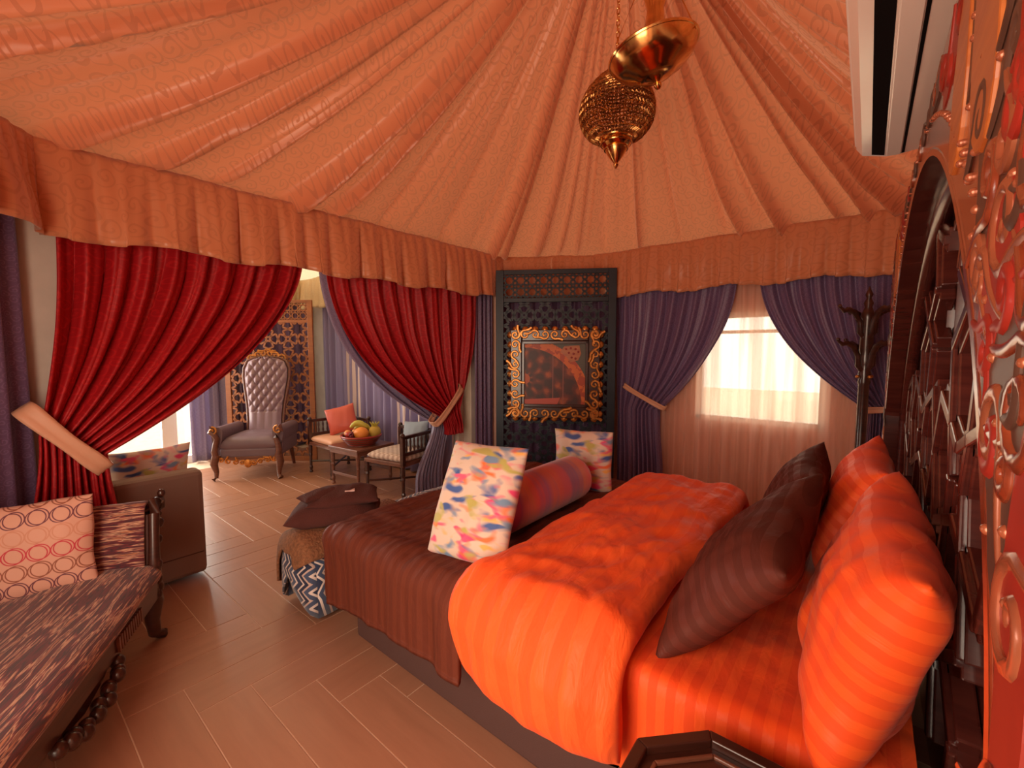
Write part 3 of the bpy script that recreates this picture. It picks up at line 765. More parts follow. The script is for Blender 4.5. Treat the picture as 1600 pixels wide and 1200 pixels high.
# ------------------------------------------------------------------ headboard
HB = empty('headboard', (2.05, -.2, 0), label='huge carved mahogany headboard with an arched recess', cat='headboard')
HY, HR, HBK = -.102, -.225, -.29; HC, HW, HT = 2.05, 1.62, 2.19
o_ = Vector(HB.location)
hfn = lambda x, z, y: Vector((x, y, z)) - o_
def arch_z(dx): return 1.10 + .97 * max(0, 1 - (abs(dx) / 1.48) ** 2) ** (1 / 1.4)
NA = 44; ax = [HC + 1.48 * math.sin(PI / 2 * (-1 + 2 * i / NA)) for i in range(NA + 1)]
arch = [(x, arch_z(x - HC)) for x in ax]
def otop(x):                                      # outer outline, shoulders rounded
    d = abs(x - HC) - (HW - .45); return HT - (0 if d <= 0 else .45 - math.sqrt(max(0, .45 ** 2 - d * d)))
v = []; f = []
outer = []
for (x, z) in arch: xo = HC + (x - HC) / 1.48 * HW; outer.append((xo, otop(xo)))
loop_in = [(HC - 1.48, .02)] + arch + [(HC + 1.48, .02)]; loop_out = [(HC - HW, .02)] + outer + [(HC + HW, .02)]
nL = len(loop_in)
frv = []
for y in (HY, HBK):
    for l in (loop_in, loop_out): v += [hfn(x, z, y) for x, z in l]
for i in range(nL - 1):
    a, b, c, d = i, i + 1, nL + i + 1, nL + i
    f += [(a, b, c, d), (2 * nL + d, 2 * nL + c, 2 * nL + b, 2 * nL + a), (d, c, 2 * nL + c, 2 * nL + d)]; frv.append((a, 2 * nL + a, 2 * nL + b, b))
fr = MB(); fr.add(v, f); fr.build('arch_frame', M['hb_frame'], HB)
fr = MB(); fr.add(v, frv); fr.v = fr.v; fr.build('arch_reveal', M['hb_dark'], HB)
mb = MB(); mb.bb((HC - 1.5, HBK, .02), (HC + 1.5, HR - .02, 2.12)); mb.v = [q - o_ for q in mb.v]; mb.build('back_panel', M['hb_dark'], HB)
# moulding along the arch
mb = MB(); mb.tube([hfn(HC + (x - HC) * 1.02, z + .012, HY - .010) for x, z in loop_in], .012, 8, up=(0, 1, 0)); mb.build('arch_moulding', M['hb_frame'], HB, True)
mb = MB(); mb.tube([hfn(HC + (x - HC) * .985, z - .03, HR + .03) for x, z in loop_in], .03, 8, up=(0, 1, 0)); mb.build('inner_moulding', M['hb_dark'], HB, True)
# star strapwork in the recess: every strap its own piece
for a, b in hankin(2.8, 1.9, .934, R(62)):
    p = (HC - 1.4 + a.x, .22 + a.y); q = (HC - 1.4 + b.x, .22 + b.y)
    if min(arch_z(p[0] - HC) - p[1], arch_z(q[0] - HC) - q[1]) < .06 or max(p[1], q[1]) < .55: continue
    mb = MB(); mb.bar(hfn(*p, HR + .004), hfn(*q, HR + .004), .085, .045, (0, 1, 0)); mb.bar(hfn(*p, HR + .026), hfn(*q, HR + .028), .036, .022, (0, 1, 0)); mb.build('strap', M['hb_dark'], HB, bevel=.005)
for i in range(1, 13):
    x = HC - 1.4 + i * 2.8 / 13
    mb = MB(); mb.bb((x - .006, HR - .022, .4), (x + .006, HR - .004, min(2.0, arch_z(x - HC) - .05))); mb.v = [q - o_ for q in mb.v]; mb.build('bead_strip', M['hb_dark'], HB)
# bead row outside the arch
rb = random.Random(5)
for i in range(3, NA - 2):
    for sub in (0, .5):
        x, z = [lerp(arch[i][k], arch[i + 1][k], sub) for k in (0, 1)]
        x2, z2 = HC + (x - HC) * 1.055, z + .085
        if z2 > otop(x2) - .02: continue
        o = MB().ball(hfn(x2, z2, HY + .001), .0065, 6).build('bead', M['hb_gilt'], HB, True)
# colour fields and scrolls on the spandrels, mirrored about the centre
fields = [  # (shape centre x offset from HC, z, rx, rz, rotation, material)
    (-1.33, 1.78, .13, .30, .15, 'hb_umber'), (-1.50, 1.66, .075, .34, 0, 'hb_red'), (-1.10, 2.02, .20, .11, -.5, 'hb_umber'), (-.82, 2.09, .17, .06, -.2, 'hb_red'),
    (-1.49, 2.00, .08, .14, .3, 'hb_amber'), (-1.43, 1.40, .10, .16, .2, 'hb_umber'), (-1.55, 1.22, .05, .22, 0, 'hb_red'), (-1.545, .95, .05, .16, 0, 'hb_amber'),
    (-1.38, 1.58, .07, .10, .5, 'hb_red'), (-1.55, .68, .05, .14, 0, 'hb_umber'), (-.5, 2.125, .2, .035, 0, 'hb_umber')]
for fi, (cx, cz, rx, rz, rot, mm) in enumerate(fields):
    for mir in (1, -1):
        pol = []
        ok_ = lambda X, Z: abs(X) < HW - .025 and Z < otop(HC + X) - .018 and (abs(X) > 1.50 or Z > arch_z(X) + .085)
        if not ok_(cx, cz): continue
        for j in range(36):
            a = 2 * PI * j / 36; k = 1 + .12 * math.sin(3 * a + cx * 9) + .07 * math.sin(5 * a); g = 1.
            while g > .05:
                x, z = rx * k * g * math.cos(a), rz * k * g * math.sin(a)
                x, z = x * math.cos(rot) - z * math.sin(rot), x * math.sin(rot) + z * math.cos(rot)
                if ok_(cx + x, cz + z): break
                g -= .05
            pol.append((HC + mir * (cx + x), cz + z))
        o = MB().prism(pol, hfn, HY - .004, HY + .0012 + .00035 * fi).build('carved_field', M[mm], HB)
# pods (pairs of long petals)
for mir in (1, -1):
    for cx, cz, hgt, wid, lean in ((-1.20, 1.955, .205, .115, .06), (-.985, 1.985, .185, .095, -.03)):
        pol = []
        for j in range(24):
            a = 2 * PI * j / 24; z = -math.cos(a); w_ = math.sin(a) * (1 - .28 * (z + 1)) ** .8
            pol.append((HC + mir * (cx + wid * w_ + lean * (z * .5)), min(2.17, cz + hgt * z)))
        mb = MB(); mb.prism(pol, hfn, HY - .004, HY + .006); mb.build('petal', M['hb_amber'], HB, bevel=.004)
scr = [(-1.45, 1.86, .07, 1.5, 1, .5, .16), (-1.50, 1.66, .06, 1.4, -1, 2.5, .14), (-1.40, 1.63, .055, 1.4, 1, 4, .10), (-1.51, 1.45, .065, 1.5, 1, 1, .13), (-1.42, 1.42, .05, 1.3, -1, 3.5, .10),
       (-1.54, 1.28, .055, 1.4, -1, 2, .12), (-1.545, 1.10, .05, 1.5, 1, .3, .12), (-1.545, .92, .05, 1.4, -1, 2, .12), (-1.545, .75, .05, 1.4, 1, .4, .12), (-1.34, 1.98, .07, 1.5, -1, 1, .15),
       (-1.47, 2.06, .06, 1.4, 1, 3.8, .12), (-1.30, 1.70, .05, 1.3, -1, 5, .10), (-1.55, 1.80, .05, 1.3, 1, 5.2, .10), (-1.31, 2.11, .05, 1.3, 1, 2, .1), (-1.22, 1.80, .045, 1.3, 1, .2, .08), (-1.47, 1.76, .04, 1.3, -1, 4.2, .08),
       (-.92, 2.10, .045, 1.4, 1, 2, .10), (-.80, 2.06, .035, 1.3, -1, 1, .08), (-.68, 2.11, .04, 1.3, 1, 4, .09), (-.52, 2.13, .03, 1.3, -1, 2, .08), (-.38, 2.135, .03, 1.3, 1, 3, .08), (-.22, 2.14, .028, 1.3, -1, 1, .08), (-.08, 2.14, .028, 1.3, 1, 3, .06),
       (-1.57, .58, .04, 1.4, 1, 2, .1), (-1.52, 1.55, .035, 1.2, -1, 0, .07), (-1.36, 1.50, .035, 1.2, 1, 1, .07), (-1.57, 1.95, .04, 1.2, -1, 1, .07), (-1.40, 1.74, .04, 1.3, 1, 2.4, .12)]
for _ in range(60):                                # smaller scrolls filling the gaps
    x, z = rb.uniform(-1.59, -.95), rb.uniform(1.05, 2.14)
    if z > arch_z(x) + .13 and z < otop(HC + x) - .05 and not (-1.33 < x < -.9 and 1.76 < z): scr.append((x, z, rb.uniform(.022, .042), rb.uniform(1, 1.5), rb.choice((1, -1)), rb.uniform(0, 6), rb.uniform(.05, .11)))
for cx, cz, r_, tn, hd, a0, tl in scr:
    for mir in (1, -1):
        pp = [(HC + mir * max(-HW + .02, cx + (a - cx)), b) for a, b in spiral(cx, cz, r_, tn, hd, a0, 20, tl)]
        pp = [(min(HC + HW - .02, max(HC - HW + .02, a)), min(otop(a) - .02, b)) for a, b in pp]
        n_ = len(pp)
        mb = MB(); mb.tube([hfn(a, b, HY + .0025) for a, b in pp], [.003 + .0062 * math.sin(PI * (i + 1) / (n_ + 1)) ** .6 for i in range(n_)], 7, up=(0, 1, 0), flat=.6); mb.build('scroll', M[rb.choice(('hb_gilt', 'hb_frame', 'hb_red', 'hb_umber'))], HB, True)
for i in range(46):                                # studs strewn between the scrolls
    x = rb.uniform(-1.58, -1.0); z = rb.uniform(1.25, 2.1)
    if z < arch_z(x) + .06 or z > otop(HC + x) - .03: continue
    for mir in (1, -1): MB().ball(hfn(HC + mir * x, z, HY + .001), .006, 6).build('stud', M['hb_gilt'], HB, True)

# ------------------------------------------------------------------ bed
BX0, BX1, BY0, BY1, BT = 1.17, 2.76, -.13, 2.04, .57
BED = empty('bed', (1.96, 1.0, 0), label='double bed with brown upholstered base under the carved headboard', cat='bed')
def wbox(name, a, b, m, root, bevel=.02):
    mb = MB(); mb.bb(a, b); mb.v = [q - Vector(root.location) for q in mb.v]; return mb.build(name, m, root, bevel=bevel)
wbox('base', (BX0 + .01, BY0, .0), (BX1 - .01, BY1 - .02, .27), M['base_up'], BED, .015)
wbox('mattress', (BX0 + .03, BY0 + .01, .27), (BX1 - .03, BY1 - .03, .55), M['orange'], BED, .05)
def profile(u, x0, x1, hang0, hang1, top, r=.07):
    """cross-section of a cloth hanging over both bed sides; returns (x, z) for u in 0..1"""
    w_ = x1 - x0; tot = hang0 + hang1 + w_; s = u * tot
    if s < hang0: x, z = x0, top - hang0 + s
    elif s < hang0 + w_: x, z = x0 + s - hang0, top
    else: x, z = x1, top - (s - hang0 - w_)
    a = max(0, r - abs(x - x0)); b = max(0, r - abs(top - z))
    if abs(x - x0) < r and top - z < r:
        # rounded shoulder
        t = (s - hang0 + r) / (2 * r); an = PI - t * PI / 2
        x, z = x0 + r + r * math.cos(an), top - r + r * math.sin(an)
    elif abs(x1 - x) < r and top - z < r:
        t = (s - hang0 - w_ + r) / (2 * r); an = PI / 2 - t * PI / 2
        x, z = x1 - r + r * math.cos(an), top - r + r * math.sin(an)
    return x, z
def wsheet(name, fn, nu, nv, m, root, solid, uvfn):
    o = sheet(name, fn, nu, nv, m, root, solid, uvfn); o.matrix_parent_inverse = Matrix.Translation(-Vector(root.location)); return o
def f_sheet(u, v):
    x, z = profile(u, BX0 - .015, BX1 + .015, .33, .33, BT + .005, .05); y = lerp(BY0 + .0, 1.6, v)
    wv = .010 * nz(x * 6 + y * 3, y * 9 - x * 4) + .006 * nz(x * 17, y * 5)
    return Vector((x - (wv if z < BT - .05 else 0), y, z + (wv if z > BT - .05 else 0)))
wsheet('fitted_sheet', f_sheet, 90, 60, M['orange'], BED, 0, lambda u, v: (u * 2.2, v * 1.75))
# brown bedspread over the foot half
def f_spread(u, v):
    flare = .035 * (1 - ss(.12, .3, u)) * nz(v * 9, 1.3)
    hang = .37 + .06 * ss(.3, .9, v)
    x, z = profile(u, BX0 - .10 - .03 * ss(.4, 1, v), BX1 + .06, hang, .36, BT + .045, .10)
    y, z2 = profile(lerp(.12, 1, v), .55, BY1 + .13, .0, .40, BT + .045, .12)
    y = lerp(.95, .95, 0) + (y - .55) * (BY1 + .13 - .95) / (BY1 + .13 - .55)
    dz = ((BT + .045 - z) ** 3 + (BT + .045 - z2) ** 3) ** (1 / 3)
    both = min(1, max(0, BT + .045 - z) / .15) * min(1, max(0, BT + .045 - z2) / .15)
    dz = min(dz, hang - .02); x += .09 * both; y -= .09 * both
    wv = .014 * nz(x * 3.5 + 4, y * 7) + .012 * nz(x * 9 + y * 6, y * 5 - x * 6) + .006 * nz(x * 22, y * 13)
    hang_amt = min(1, dz / .2)
    return Vector((x - hang_amt * (wv * 1.4 + flare) * (1 if x < 2 else -1), y + hang_amt * wv * 1.3, BT + .045 - dz + wv * (1 - hang_amt)))
tag(sheet('bedspread', f_spread, 150, 110, M['brown'], solid=.02, uvfn=lambda u, v: (u * 2.3, v * 1.6)), 'dark brown satin bedspread over the foot of the bed', 'bedspread')
# orange duvet folded across the middle
def f_duvet_pt(u, v, side):
    puff = (1 - abs(2 * v - 1) ** 5) ** .5 * (1 - max(0, 1 - u / .06) ** 2) ** .5 * (1 - max(0, 1 - (1 - u) / .05) ** 2) ** .5
    hang = .31 + .05 * math.sin(PI * v)
    T = BT + .055 + .012 * side
    x, z = profile(u, BX0 - .09, BX1 + .105, hang, .22, T, .13)
    yl = 1.145 + .055 * (1 - ss(.0, .3, u)) + .03 * nz(u * 6, 3.3); yr = .50 + .035 * nz(u * 7, 8.1) - .01 * (1 - ss(0, .3, u))
    if u < .14: yl -= .10 * (1 - u / .14) ** 2; 
    y = lerp(yr, yl, v)
    th = .075 * puff if side > 0 else .0
    wv = .020 * nz(x * 2.6 + y * 2, y * 4 - x * 1.5, z * 3) + .011 * nz(x * 9 + y * 7, y * 6 - x * 4, z * 6) + .005 * nz(x * 19 - y * 8, y * 21)
    wv -= abs(nz(x * 4 + y * 5, y * 3 - x * 2.2, z * 3)) * .035 - .010
    th += wv * puff if side > 0 else 0
    # outward direction of the section
    if z > T - .02: nx_, nz_ = 0, 1
    else:
        k = min(1, (T - z) / .13); nx_, nz_ = (-k if x < 2 else k), 1 - k
    return Vector((x + nx_ * th, y, z + nz_ * th))
NU, NV = 150, 90; v = []; uv = []; f = []; idx = {}
for sd_ in (1, -1):
    for i in range(NU + 1):
        for j in range(NV + 1):
            if sd_ < 0 and (i in (0, NU) or j in (0, NV)): idx[sd_, i, j] = idx[1, i, j]; continue
            idx[sd_, i, j] = len(v); v.append(f_duvet_pt(i / NU, j / NV, sd_)); uv.append((i / NU * 2.3, j / NV * .75))
    for i in range(NU):
        for j in range(NV):
            q = [idx[sd_, i, j], idx[sd_, i + 1, j], idx[sd_, i + 1, j + 1], idx[sd_, i, j + 1]]; f.append(q if sd_ > 0 else q[::-1])
tag(raw('duvet', v, f, M['duvet'], None, True, uv), 'puffy bright orange duvet folded across the middle of the bed', 'duvet')
# pillows
def T(o, *a, **k): return tag(o, *a, **k)
T(pillow('pillow', .74, .52, .20, M['orange'], (2.33, .015, .84), (1, .02, .03), (0, -.32, .95), .014, 3, p=3.6, pinch=.09), 'orange satin pillow behind the far brown pillow, by the window', 'pillow', 'orange pillows')
T(pillow('pillow', .80, .54, .215, M['orange'], (1.485, -.03, .828), (1, .02, .05), (.0, -.27, .95), .020, 5, pinch=.08, p=4.0), 'orange satin pillow with loose open end, beside the octagonal table', 'pillow', 'orange pillows')
T(pillow('pillow', .74, .50, .19, M['brown_st'], (2.375, .25, .80), (1, .05, .03), (.05, -.45, .86), .012, 9, p=3.4, pinch=.10), 'dark brown striped pillow on the window side of the bed', 'pillow', 'brown pillows')
T(pillow('pillow', .78, .52, .20, M['brown_st'], (1.60, .28, .805), (1, -.02, .10), (.10, -.60, .74), .014, 12, p=3.4, pinch=.11), 'dark brown striped pillow leaning on the loose ended orange pillow', 'pillow', 'brown pillows')
# throw cushions
b0 = Vector((1.255, 1.42, .635)); t0 = px(799, 713, X=1.48); ya = t0 - b0
T(pillow('throw_cushion', .41, ya.length * 1.06, .15, M['ikat'], (b0 + t0) / 2, (.14, -1, .02), ya, .012, 2, pinch=.04), 'cream throw cushion with multicolour splashes leaning on the near end of the bolster', 'cushion', 'splash print cushions')
cr_ = Vector((RT[0], RT[1], 0)); cf_ = Vector((FW[0], FW[1], 0))
T(pillow('throw_cushion', .38, .40, .15, M['ikat'], px(911, 720, F=2.76), cr_ * .9 - cf_ * .35, cr_ * -.36 + cf_ * .2 + Vector((0, 0, .9)), .012, 6, pinch=.05), 'cream throw cushion with multicolour splashes at the window end of the bolster', 'cushion', 'splash print cushions')
v = []; f = []; uv = []; nb = 40; ns = 24; x0, x1, rb_ = 1.50, 2.26, .128
for i in range(nb + 1):
    t = i / nb; e = min(t, 1 - t) * (x1 - x0); r_ = rb_ * (math.sqrt(max(0.0004, 1 - (1 - e / .05) ** 2)) if e < .05 else 1)
    for j in range(ns + 1):
        a = 2 * PI * j / ns; v.append((lerp(x0, x1, t), 1.335 + r_ * math.cos(a), BT + .05 + rb_ * .97 + r_ * math.sin(a))); uv.append((t * .76, j / ns * .8))
for i in range(nb):
    for j in range(ns): q = i * (ns + 1) + j; f.append((q, q + 1, q + ns + 2, q + ns + 1))
T(raw('bolster_cushion', v, f, M['bolster'], None, True, uv), 'round bolster in red and purple striped silk lying on the bedspread', 'cushion')

# ------------------------------------------------------------------ foot bench with throws and bathrobe
BE = empty('foot_bench', (1.85, 2.40, 0), label='low bench at the foot of the bed hidden under two throws', cat='bench')
wbox('bench_body', (1.16, 2.36, .06), (2.66, 2.60, .40), M['base_up'], BE, .06)
for x in (1.22, 2.60):
    for y in (2.40, 2.57): wbox('leg', (x - .025, y - .025, 0), (x + .025, y + .025, .07), M['dark_wood'], BE, .003)
def f_zigt(u, v, top=.45, y0=2.27, y1=2.66, xe=1.10, grow=0.):
    # arch section swept along x, with a bulging end
    t = v; an = PI * (1 - u)
    yy = (y0 + y1) / 2 + ((y1 - y0) / 2 + grow) * math.copysign(abs(math.cos(an)) ** .75, -math.cos(an)) * 1
    zb = .03; zz = zb + (top - zb + grow) * math.sin(an) ** .55
    x = lerp(xe, 2.72, t)
    wv = .012 * nz(x * 5, u * 6, 4)
    return Vector((x, yy + wv, zz + wv))
zg = sheet('zigzag_throw', lambda u, v: f_zigt(u, v), 40, 50, M['zig'], solid=.012, uvfn=lambda u, v: (u * 1.2, v * 1.7))
# closed bulging end of the throw
ve = []; fe = []; uve = []; NR = 8
for i in range(NR + 1):
    k = i / NR
    for j in range(41):
        p = f_zigt(j / 40, 0); c = Vector((1.10, 2.465, .24)); q = c.lerp(p, k); q.x = 1.10 - .07 * math.sqrt(max(0, 1 - k * k)); ve.append(q); uve.append((q.z * 1.1, q.y))
for i in range(NR):
    for j in range(40): a = i * 41 + j; fe.append((a, a + 1, a + 42, a + 41))
# join the end to the throw by rebuilding it as one mesh
me = zg.data; vv = [p.co.copy() for p in me.vertices]; ff = [tuple(p.vertices) for p in me.polygons]; uu = [None] * len(vv)
for l, d_ in zip(me.loops, me.uv_layers[0].data): uu[l.vertex_index] = tuple(d_.uv)
k0 = len(vv); bpy.data.objects.remove(zg)
T(raw('zigzag_throw', vv + ve, ff + [tuple(i + k0 for i in q) for q in fe], M['zig'], None, True, uu + uve, solid=.01), 'navy and white zigzag throw covering the foot bench', 'blanket')
def f_knit(u, v):
    uu_ = lerp(.02, .80, u)
    if v < .28:                                   # hangs over the rounded end
        k = 1 - .42 * (1 - v / .28) * (1 + .3 * nz(u * 5, 2.2)); p = f_zigt(uu_, 0, .465, 2.255, 2.675, 1.085, .012); c = Vector((1.10, 2.465, .24))
        q = c.lerp(p, k); q.x = 1.09 - .085 * math.sqrt(max(0, 1 - k * k)); return q
    return f_zigt(uu_, (v - .28) / .72 * .40, .465, 2.255, 2.675, 1.09, .012)
T(sheet('knit_throw', f_knit, 40, 44, M['knit'], solid=.014, uvfn=lambda u, v: (u, v)), 'light brown knit throw laid over the zigzag throw', 'blanket')
RB = empty('bathrobe', (1.33, 2.475, .485), R(-38), label='folded dark brown bathrobe with a pink label on the knit throw', cat='bathrobe')
o = pillow('folded_body', .50, .36, .15, M['robe'], (0, 0, .035), (1, 0, 0), (0, 1, 0), .022, 4, p=3, pinch=.0, sag=-.09, parent=RB)
o = pillow('folded_sleeve', .40, .26, .10, M['robe'], (.05, -.01, .125), (1, .12, 0), (-.12, 1, 0.02), .02, 8, p=3, pinch=.03, parent=RB)
o = pillow('collar', .26, .12, .07, M['robe'], (-.07, -.02, .150), (1, .8, 0), (-.8, 1, 0), .012, 2, p=3, parent=RB)
MB().box((.09, -.04, .174), (.055, .05, .006), .1).build('label_tag', M['label'], RB)

# ------------------------------------------------------------------ striped carved sofa
SO = Vector((.505, 2.80, 0)); dl = Vector((-.478, -.878, 0)).normalized(); dn = Vector((-dl.y, dl.x, 0)) * -1
if dn.x > 0: dn = -dn
SF = empty('sofa', SO, label='carved dark wood sofa upholstered in multicolour stripes', cat='sofa')
LC = lambda l, d_, z: dl * l + dn * d_ + Vector((0, 0, z))
SD, SL = .50, 1.75
def f_seat(u, v):
    l = lerp(.02, SL, u); w_ = v * (SD + .14)                 # wraps over the front edge
    if w_ < .10: d_, z = -.012 - .012 * math.sin(w_ / .10 * PI), .33 + .5 * w_
    else: d_, z = w_ - .13, .385 + .02 * math.sin(PI * min(1, (w_ - .10) / SD))
    if .07 < w_ < .14: d_ = lerp(-.02, .01, (w_ - .07) / .07); z = lerp(.365, .39, math.sin((w_ - .07) / .07 * PI / 2))
    return LC(l, d_, z + .008 * nz(l * 3, d_ * 4))
sheet('seat', f_seat, 60, 30, M['sofa'], SF, .02, lambda u, v: (u * SL, v * .64))
def f_arm(u, v):                                              # flared, rolled arm rest
    d_ = lerp(.02, SD - .02, u); t = v * 2.2
    if t < 1: z = .37 + .30 * t; l = .03 - .04 * t ** 1.6; 
    elif t < 1.5: a = (t - 1) / .5 * PI; z = .67 + .045 * math.sin(a); l = -.01 - .06 * (1 - math.cos(a)) / 2 * 1.3
    else: q = (t - 1.5) / .7; z = .67 - .36 * q; l = -.088 + .09 * q
    return LC(l, d_, z + .004 * nz(u * 6, v * 8))
sheet('arm_rest', f_arm, 24, 40, M['sofa'], SF, .01, lambda u, v: (u * .5, v * .8))
sol = MB(); sol.prism([(.02, .30), (.018, .40), (-.005, .60), (-.018, .66), (-.075, .66), (-.072, .60), (-.03, .40), (-.01, .30)], lambda a, b, t: LC(a, t, b), .01, SD - .01); sol.build('arm_core', M['base_up'], SF)
mb = MB(); mb.prism([(0, .235), (SL, .235), (SL, .335), (0, .335)], lambda a, b, t: LC(a, t, b), -.03, .03); mb.prism([(0, .235), (SL, .235), (SL, .30), (0, .30)], lambda a, b, t: LC(a, t, b), SD - .03, SD); mb.prism([(0, .235), (.04, .235), (.04, .30), (0, .30)], lambda a, b, t: LC(a, t, b), 0, SD); mb.build('seat_rail', M['dark_wood'], SF, bevel=.006)
# front arm post: S-curve with scroll
for dd in (-.01, SD + .01):
    post = [(.0, .26), (.01, .34), (.0, .45), (-.015, .56), (-.03, .66), (-.06, .715), (-.11, .705), (-.12, .66), (-.09, .64), (-.075, .665)]
    mb = MB(); mb.tube([LC(a, dd, b) for a, b in post], [.032, .03, .026, .024, .026, .028, .026, .022, .016, .01], 8); mb.build('arm_post', M['dark_wood'], SF, True)
    if dd < 0:
        for i, (a, b, r_) in enumerate(((-.03, .60, .022), (-.005, .52, .02), (.03, .40, .024), (.045, .33, .026), (.03, .28, .024), (.05, .25, .022), (-.085, .74, .018))):
            MB().ball(LC(a - .03, dd - .01, b), r_, 7, (1, 1, 1.3)).build('carved_leaf', M['dark_wood'], SF, True)
for l in (.03, SL - .06):
    for dd in (.01, SD - .03):
        sg = -1 if l < .5 else 1
        mb = MB(); mb.tube([LC(l, dd, .29), LC(l + sg * .02, dd - .01, .21), LC(l + sg * .005, dd - .005, .12), LC(l + sg * .01, dd - .01, .05), LC(l + sg * .05, dd - .03, .012), LC(l + sg * .065, dd - .035, .03)], [.042, .044, .032, .028, .026, .012], 8)
        mb.build('leg', M['dark_wood'], SF, True)
for i in range(11):                                          # reeded blocks on the rail
    l = .26 + i * .022; mb = MB(); mb.prism([(l, .25), (l + .014, .25), (l + .02, .315), (l + .006, .315)], lambda a, b, t: LC(a, t, b), -.040, -.028); mb.build('reeded_block', M['mid_wood'], SF)
for i in range(16):
    t = i / 15; l = lerp(.50, .92, t); z = .215 - .06 * math.sin(PI * t) - .012 * (i % 2)
    MB().ball(LC(l, -.03 - .01 * (i % 3), z), .026, 7, (1, 1, 1.1)).build('apron_leaf', M['dark_wood'], SF, True)
mb = MB(); mb.prism([(.48, .235), (.94, .235), (.85, .19), (.71, .165), (.57, .19)], lambda a, b, t: LC(a, t, b), -.008, .02); mb.build('apron', M['dark_wood'], SF)
b0 = Vector((.10, 2.78, .42)); 
T(pillow('throw_cushion', .40, .43, .11, M['circles'], (.118, 2.875, .605), (.95, -.30, .02), (-.02, .14, .97), .008, 3, pinch=.05), 'pink cushion printed with rows of rings on the striped sofa', 'cushion')

# ------------------------------------------------------------------ grey sofa in the opening, seen from behind
c0 = px(325, 895, z=0)
GS = empty('grey_sofa', (c0.x - .45, 3.62, 0), label='taupe upholstered sofa turned away, beneath the swept red curtain', cat='sofa')
gx0, gx1 = .44, c0.x
wbox('sofa_back', (gx0, 3.37, .02), (gx1, 3.52, .715), M['grey_up'], GS, .03)
wbox('seat_base', (gx0, 3.50, .04), (gx1, 4.10, .30), M['grey_up'], GS, .02)
wbox('seat_cushion', (gx0 + .02, 3.50, .30), (gx1 - .02, 4.12, .44), M['grey_up'], GS, .04)
wbox('seam', (gx0, 3.366, .165), (gx1 - .02, 3.372, .17), M['base_up'], GS, 0)
T(pillow('sofa_cushion', .46, .44, .14, M['ikat'], (.68, 3.70, .645), (1, .1, 0), (0, -.25, 1), .01, 7), 'patterned cushion peeping over the back of the taupe sofa', 'cushion')

# ------------------------------------------------------------------ tufted armchair
CH = empty('armchair', (1.97, 5.52, 0), R(-46.8), label='high backed tufted mauve armchair with gilded carving', cat='armchair')
pa_, pb_ = px(340, 750, z=0), px(437, 748, z=0)
CH.location = (pa_ + pb_) / 2; CH.rotation_euler = (0, 0, math.atan2(pb_.y - pa_.y, pb_.x - pa_.x) + R(6))
# local: front legs at y = 0, chair extends to +y
CW = .345
wbox_l = lambda nm, a, b, m, bv=.02, par=CH: MB().bb(a, b).build(nm, m, par, bevel=bv)
wbox_l('seat_base', (-.31, .02, .25), (.31, .66, .36), M['mauve_leather'], .02)
pillow('seat_cushion', .62, .62, .20, M['mauve_leather'], (0, .33, .40), (1, 0, 0), (0, 1, 0), .004, 1, p=7, pinch=.0, parent=CH)
bw_pts = [(.36, .21), (.60, .20), (.80, .215), (1.0, .245), (1.15, .265), (1.26, .265), (1.36, .225), (1.40, .15), (1.415, 0)]
def bw_(z):
    for (z0, w0), (z1, w1) in zip(bw_pts, bw_pts[1:]):
        if z0 <= z <= z1: return lerp(w0, w1, (z - z0) / (z1 - z0))
    return 0.02
def f_back(u, v):
    z = lerp(.36, 1.405, v); x = (u * 2 - 1) * (bw_(z) - .012); lean = .56 + .16 * (z - .36)
    if z > .72:
        a = (x / .105 + z / .15) * PI; b = (x / .105 - z / .15) * PI; pf = (abs(math.sin(a / 1)) * abs(math.sin(b / 1))) ** .5 * .05
    else: pf = .03 + .012 * abs(math.sin(x * 34)) * ss(.35, .72, z)
    e = 1 - abs(u * 2 - 1) ** 6
    return Vector((x, lean - .02 - pf * e, z))
sheet('backrest', f_back, 60, 110, M['tuft'], CH, .02)
mb = MB(); outl = [(-w_, z) for z, w_ in bw_pts] + [(w_, z) for z, w_ in reversed(bw_pts[:-1])]
mb.prism(outl, lambda a, b, t: Vector((a, .57 + .16 * (b - .36) + t, b)), 0, .05); mb.build('back_shell', M['mauve_leather'], CH)
mb = MB(); mb.tube([(a * 1.04, .565 + .16 * (b - .36), b + .008) for a, b in outl], .02, 8, up=(0, 1, 0)); mb.build('back_frame', M['mid_wood'], CH, True)
for z in range(7):
    for x in range(-2, 3):
        zz = .765 + z * .075 + 0; xx = x * .105 + (.0525 if z % 2 else 0)
        if abs(xx) < bw_(zz) - .05 and zz < 1.3: MB().ball((xx, .545 + .16 * (zz - .36), zz), .008, 5).build('button', M['mauve_leather'], CH, True)
for i, (x, z, r_, hd) in enumerate(((-.19, 1.40, .045, 1), (-.11, 1.435, .045, 1), (.19, 1.40, .045, -1), (.11, 1.435, .045, -1), (-.045, 1.46, .04, -1), (.045, 1.46, .04, 1), (0, 1.49, .03, 1))):
    sp = spiral(x, z, r_, 1.2, hd, 1.0 if hd > 0 else 2.1, 14, .04); mb = MB(); mb.tube([(a, .735 - .01, b) for a, b in sp], [.014 * (1 - .5 * k / len(sp)) for k in range(len(sp))], 6, up=(0, 1, 0)); mb.build('crest_scroll', M['gold'], CH, True)
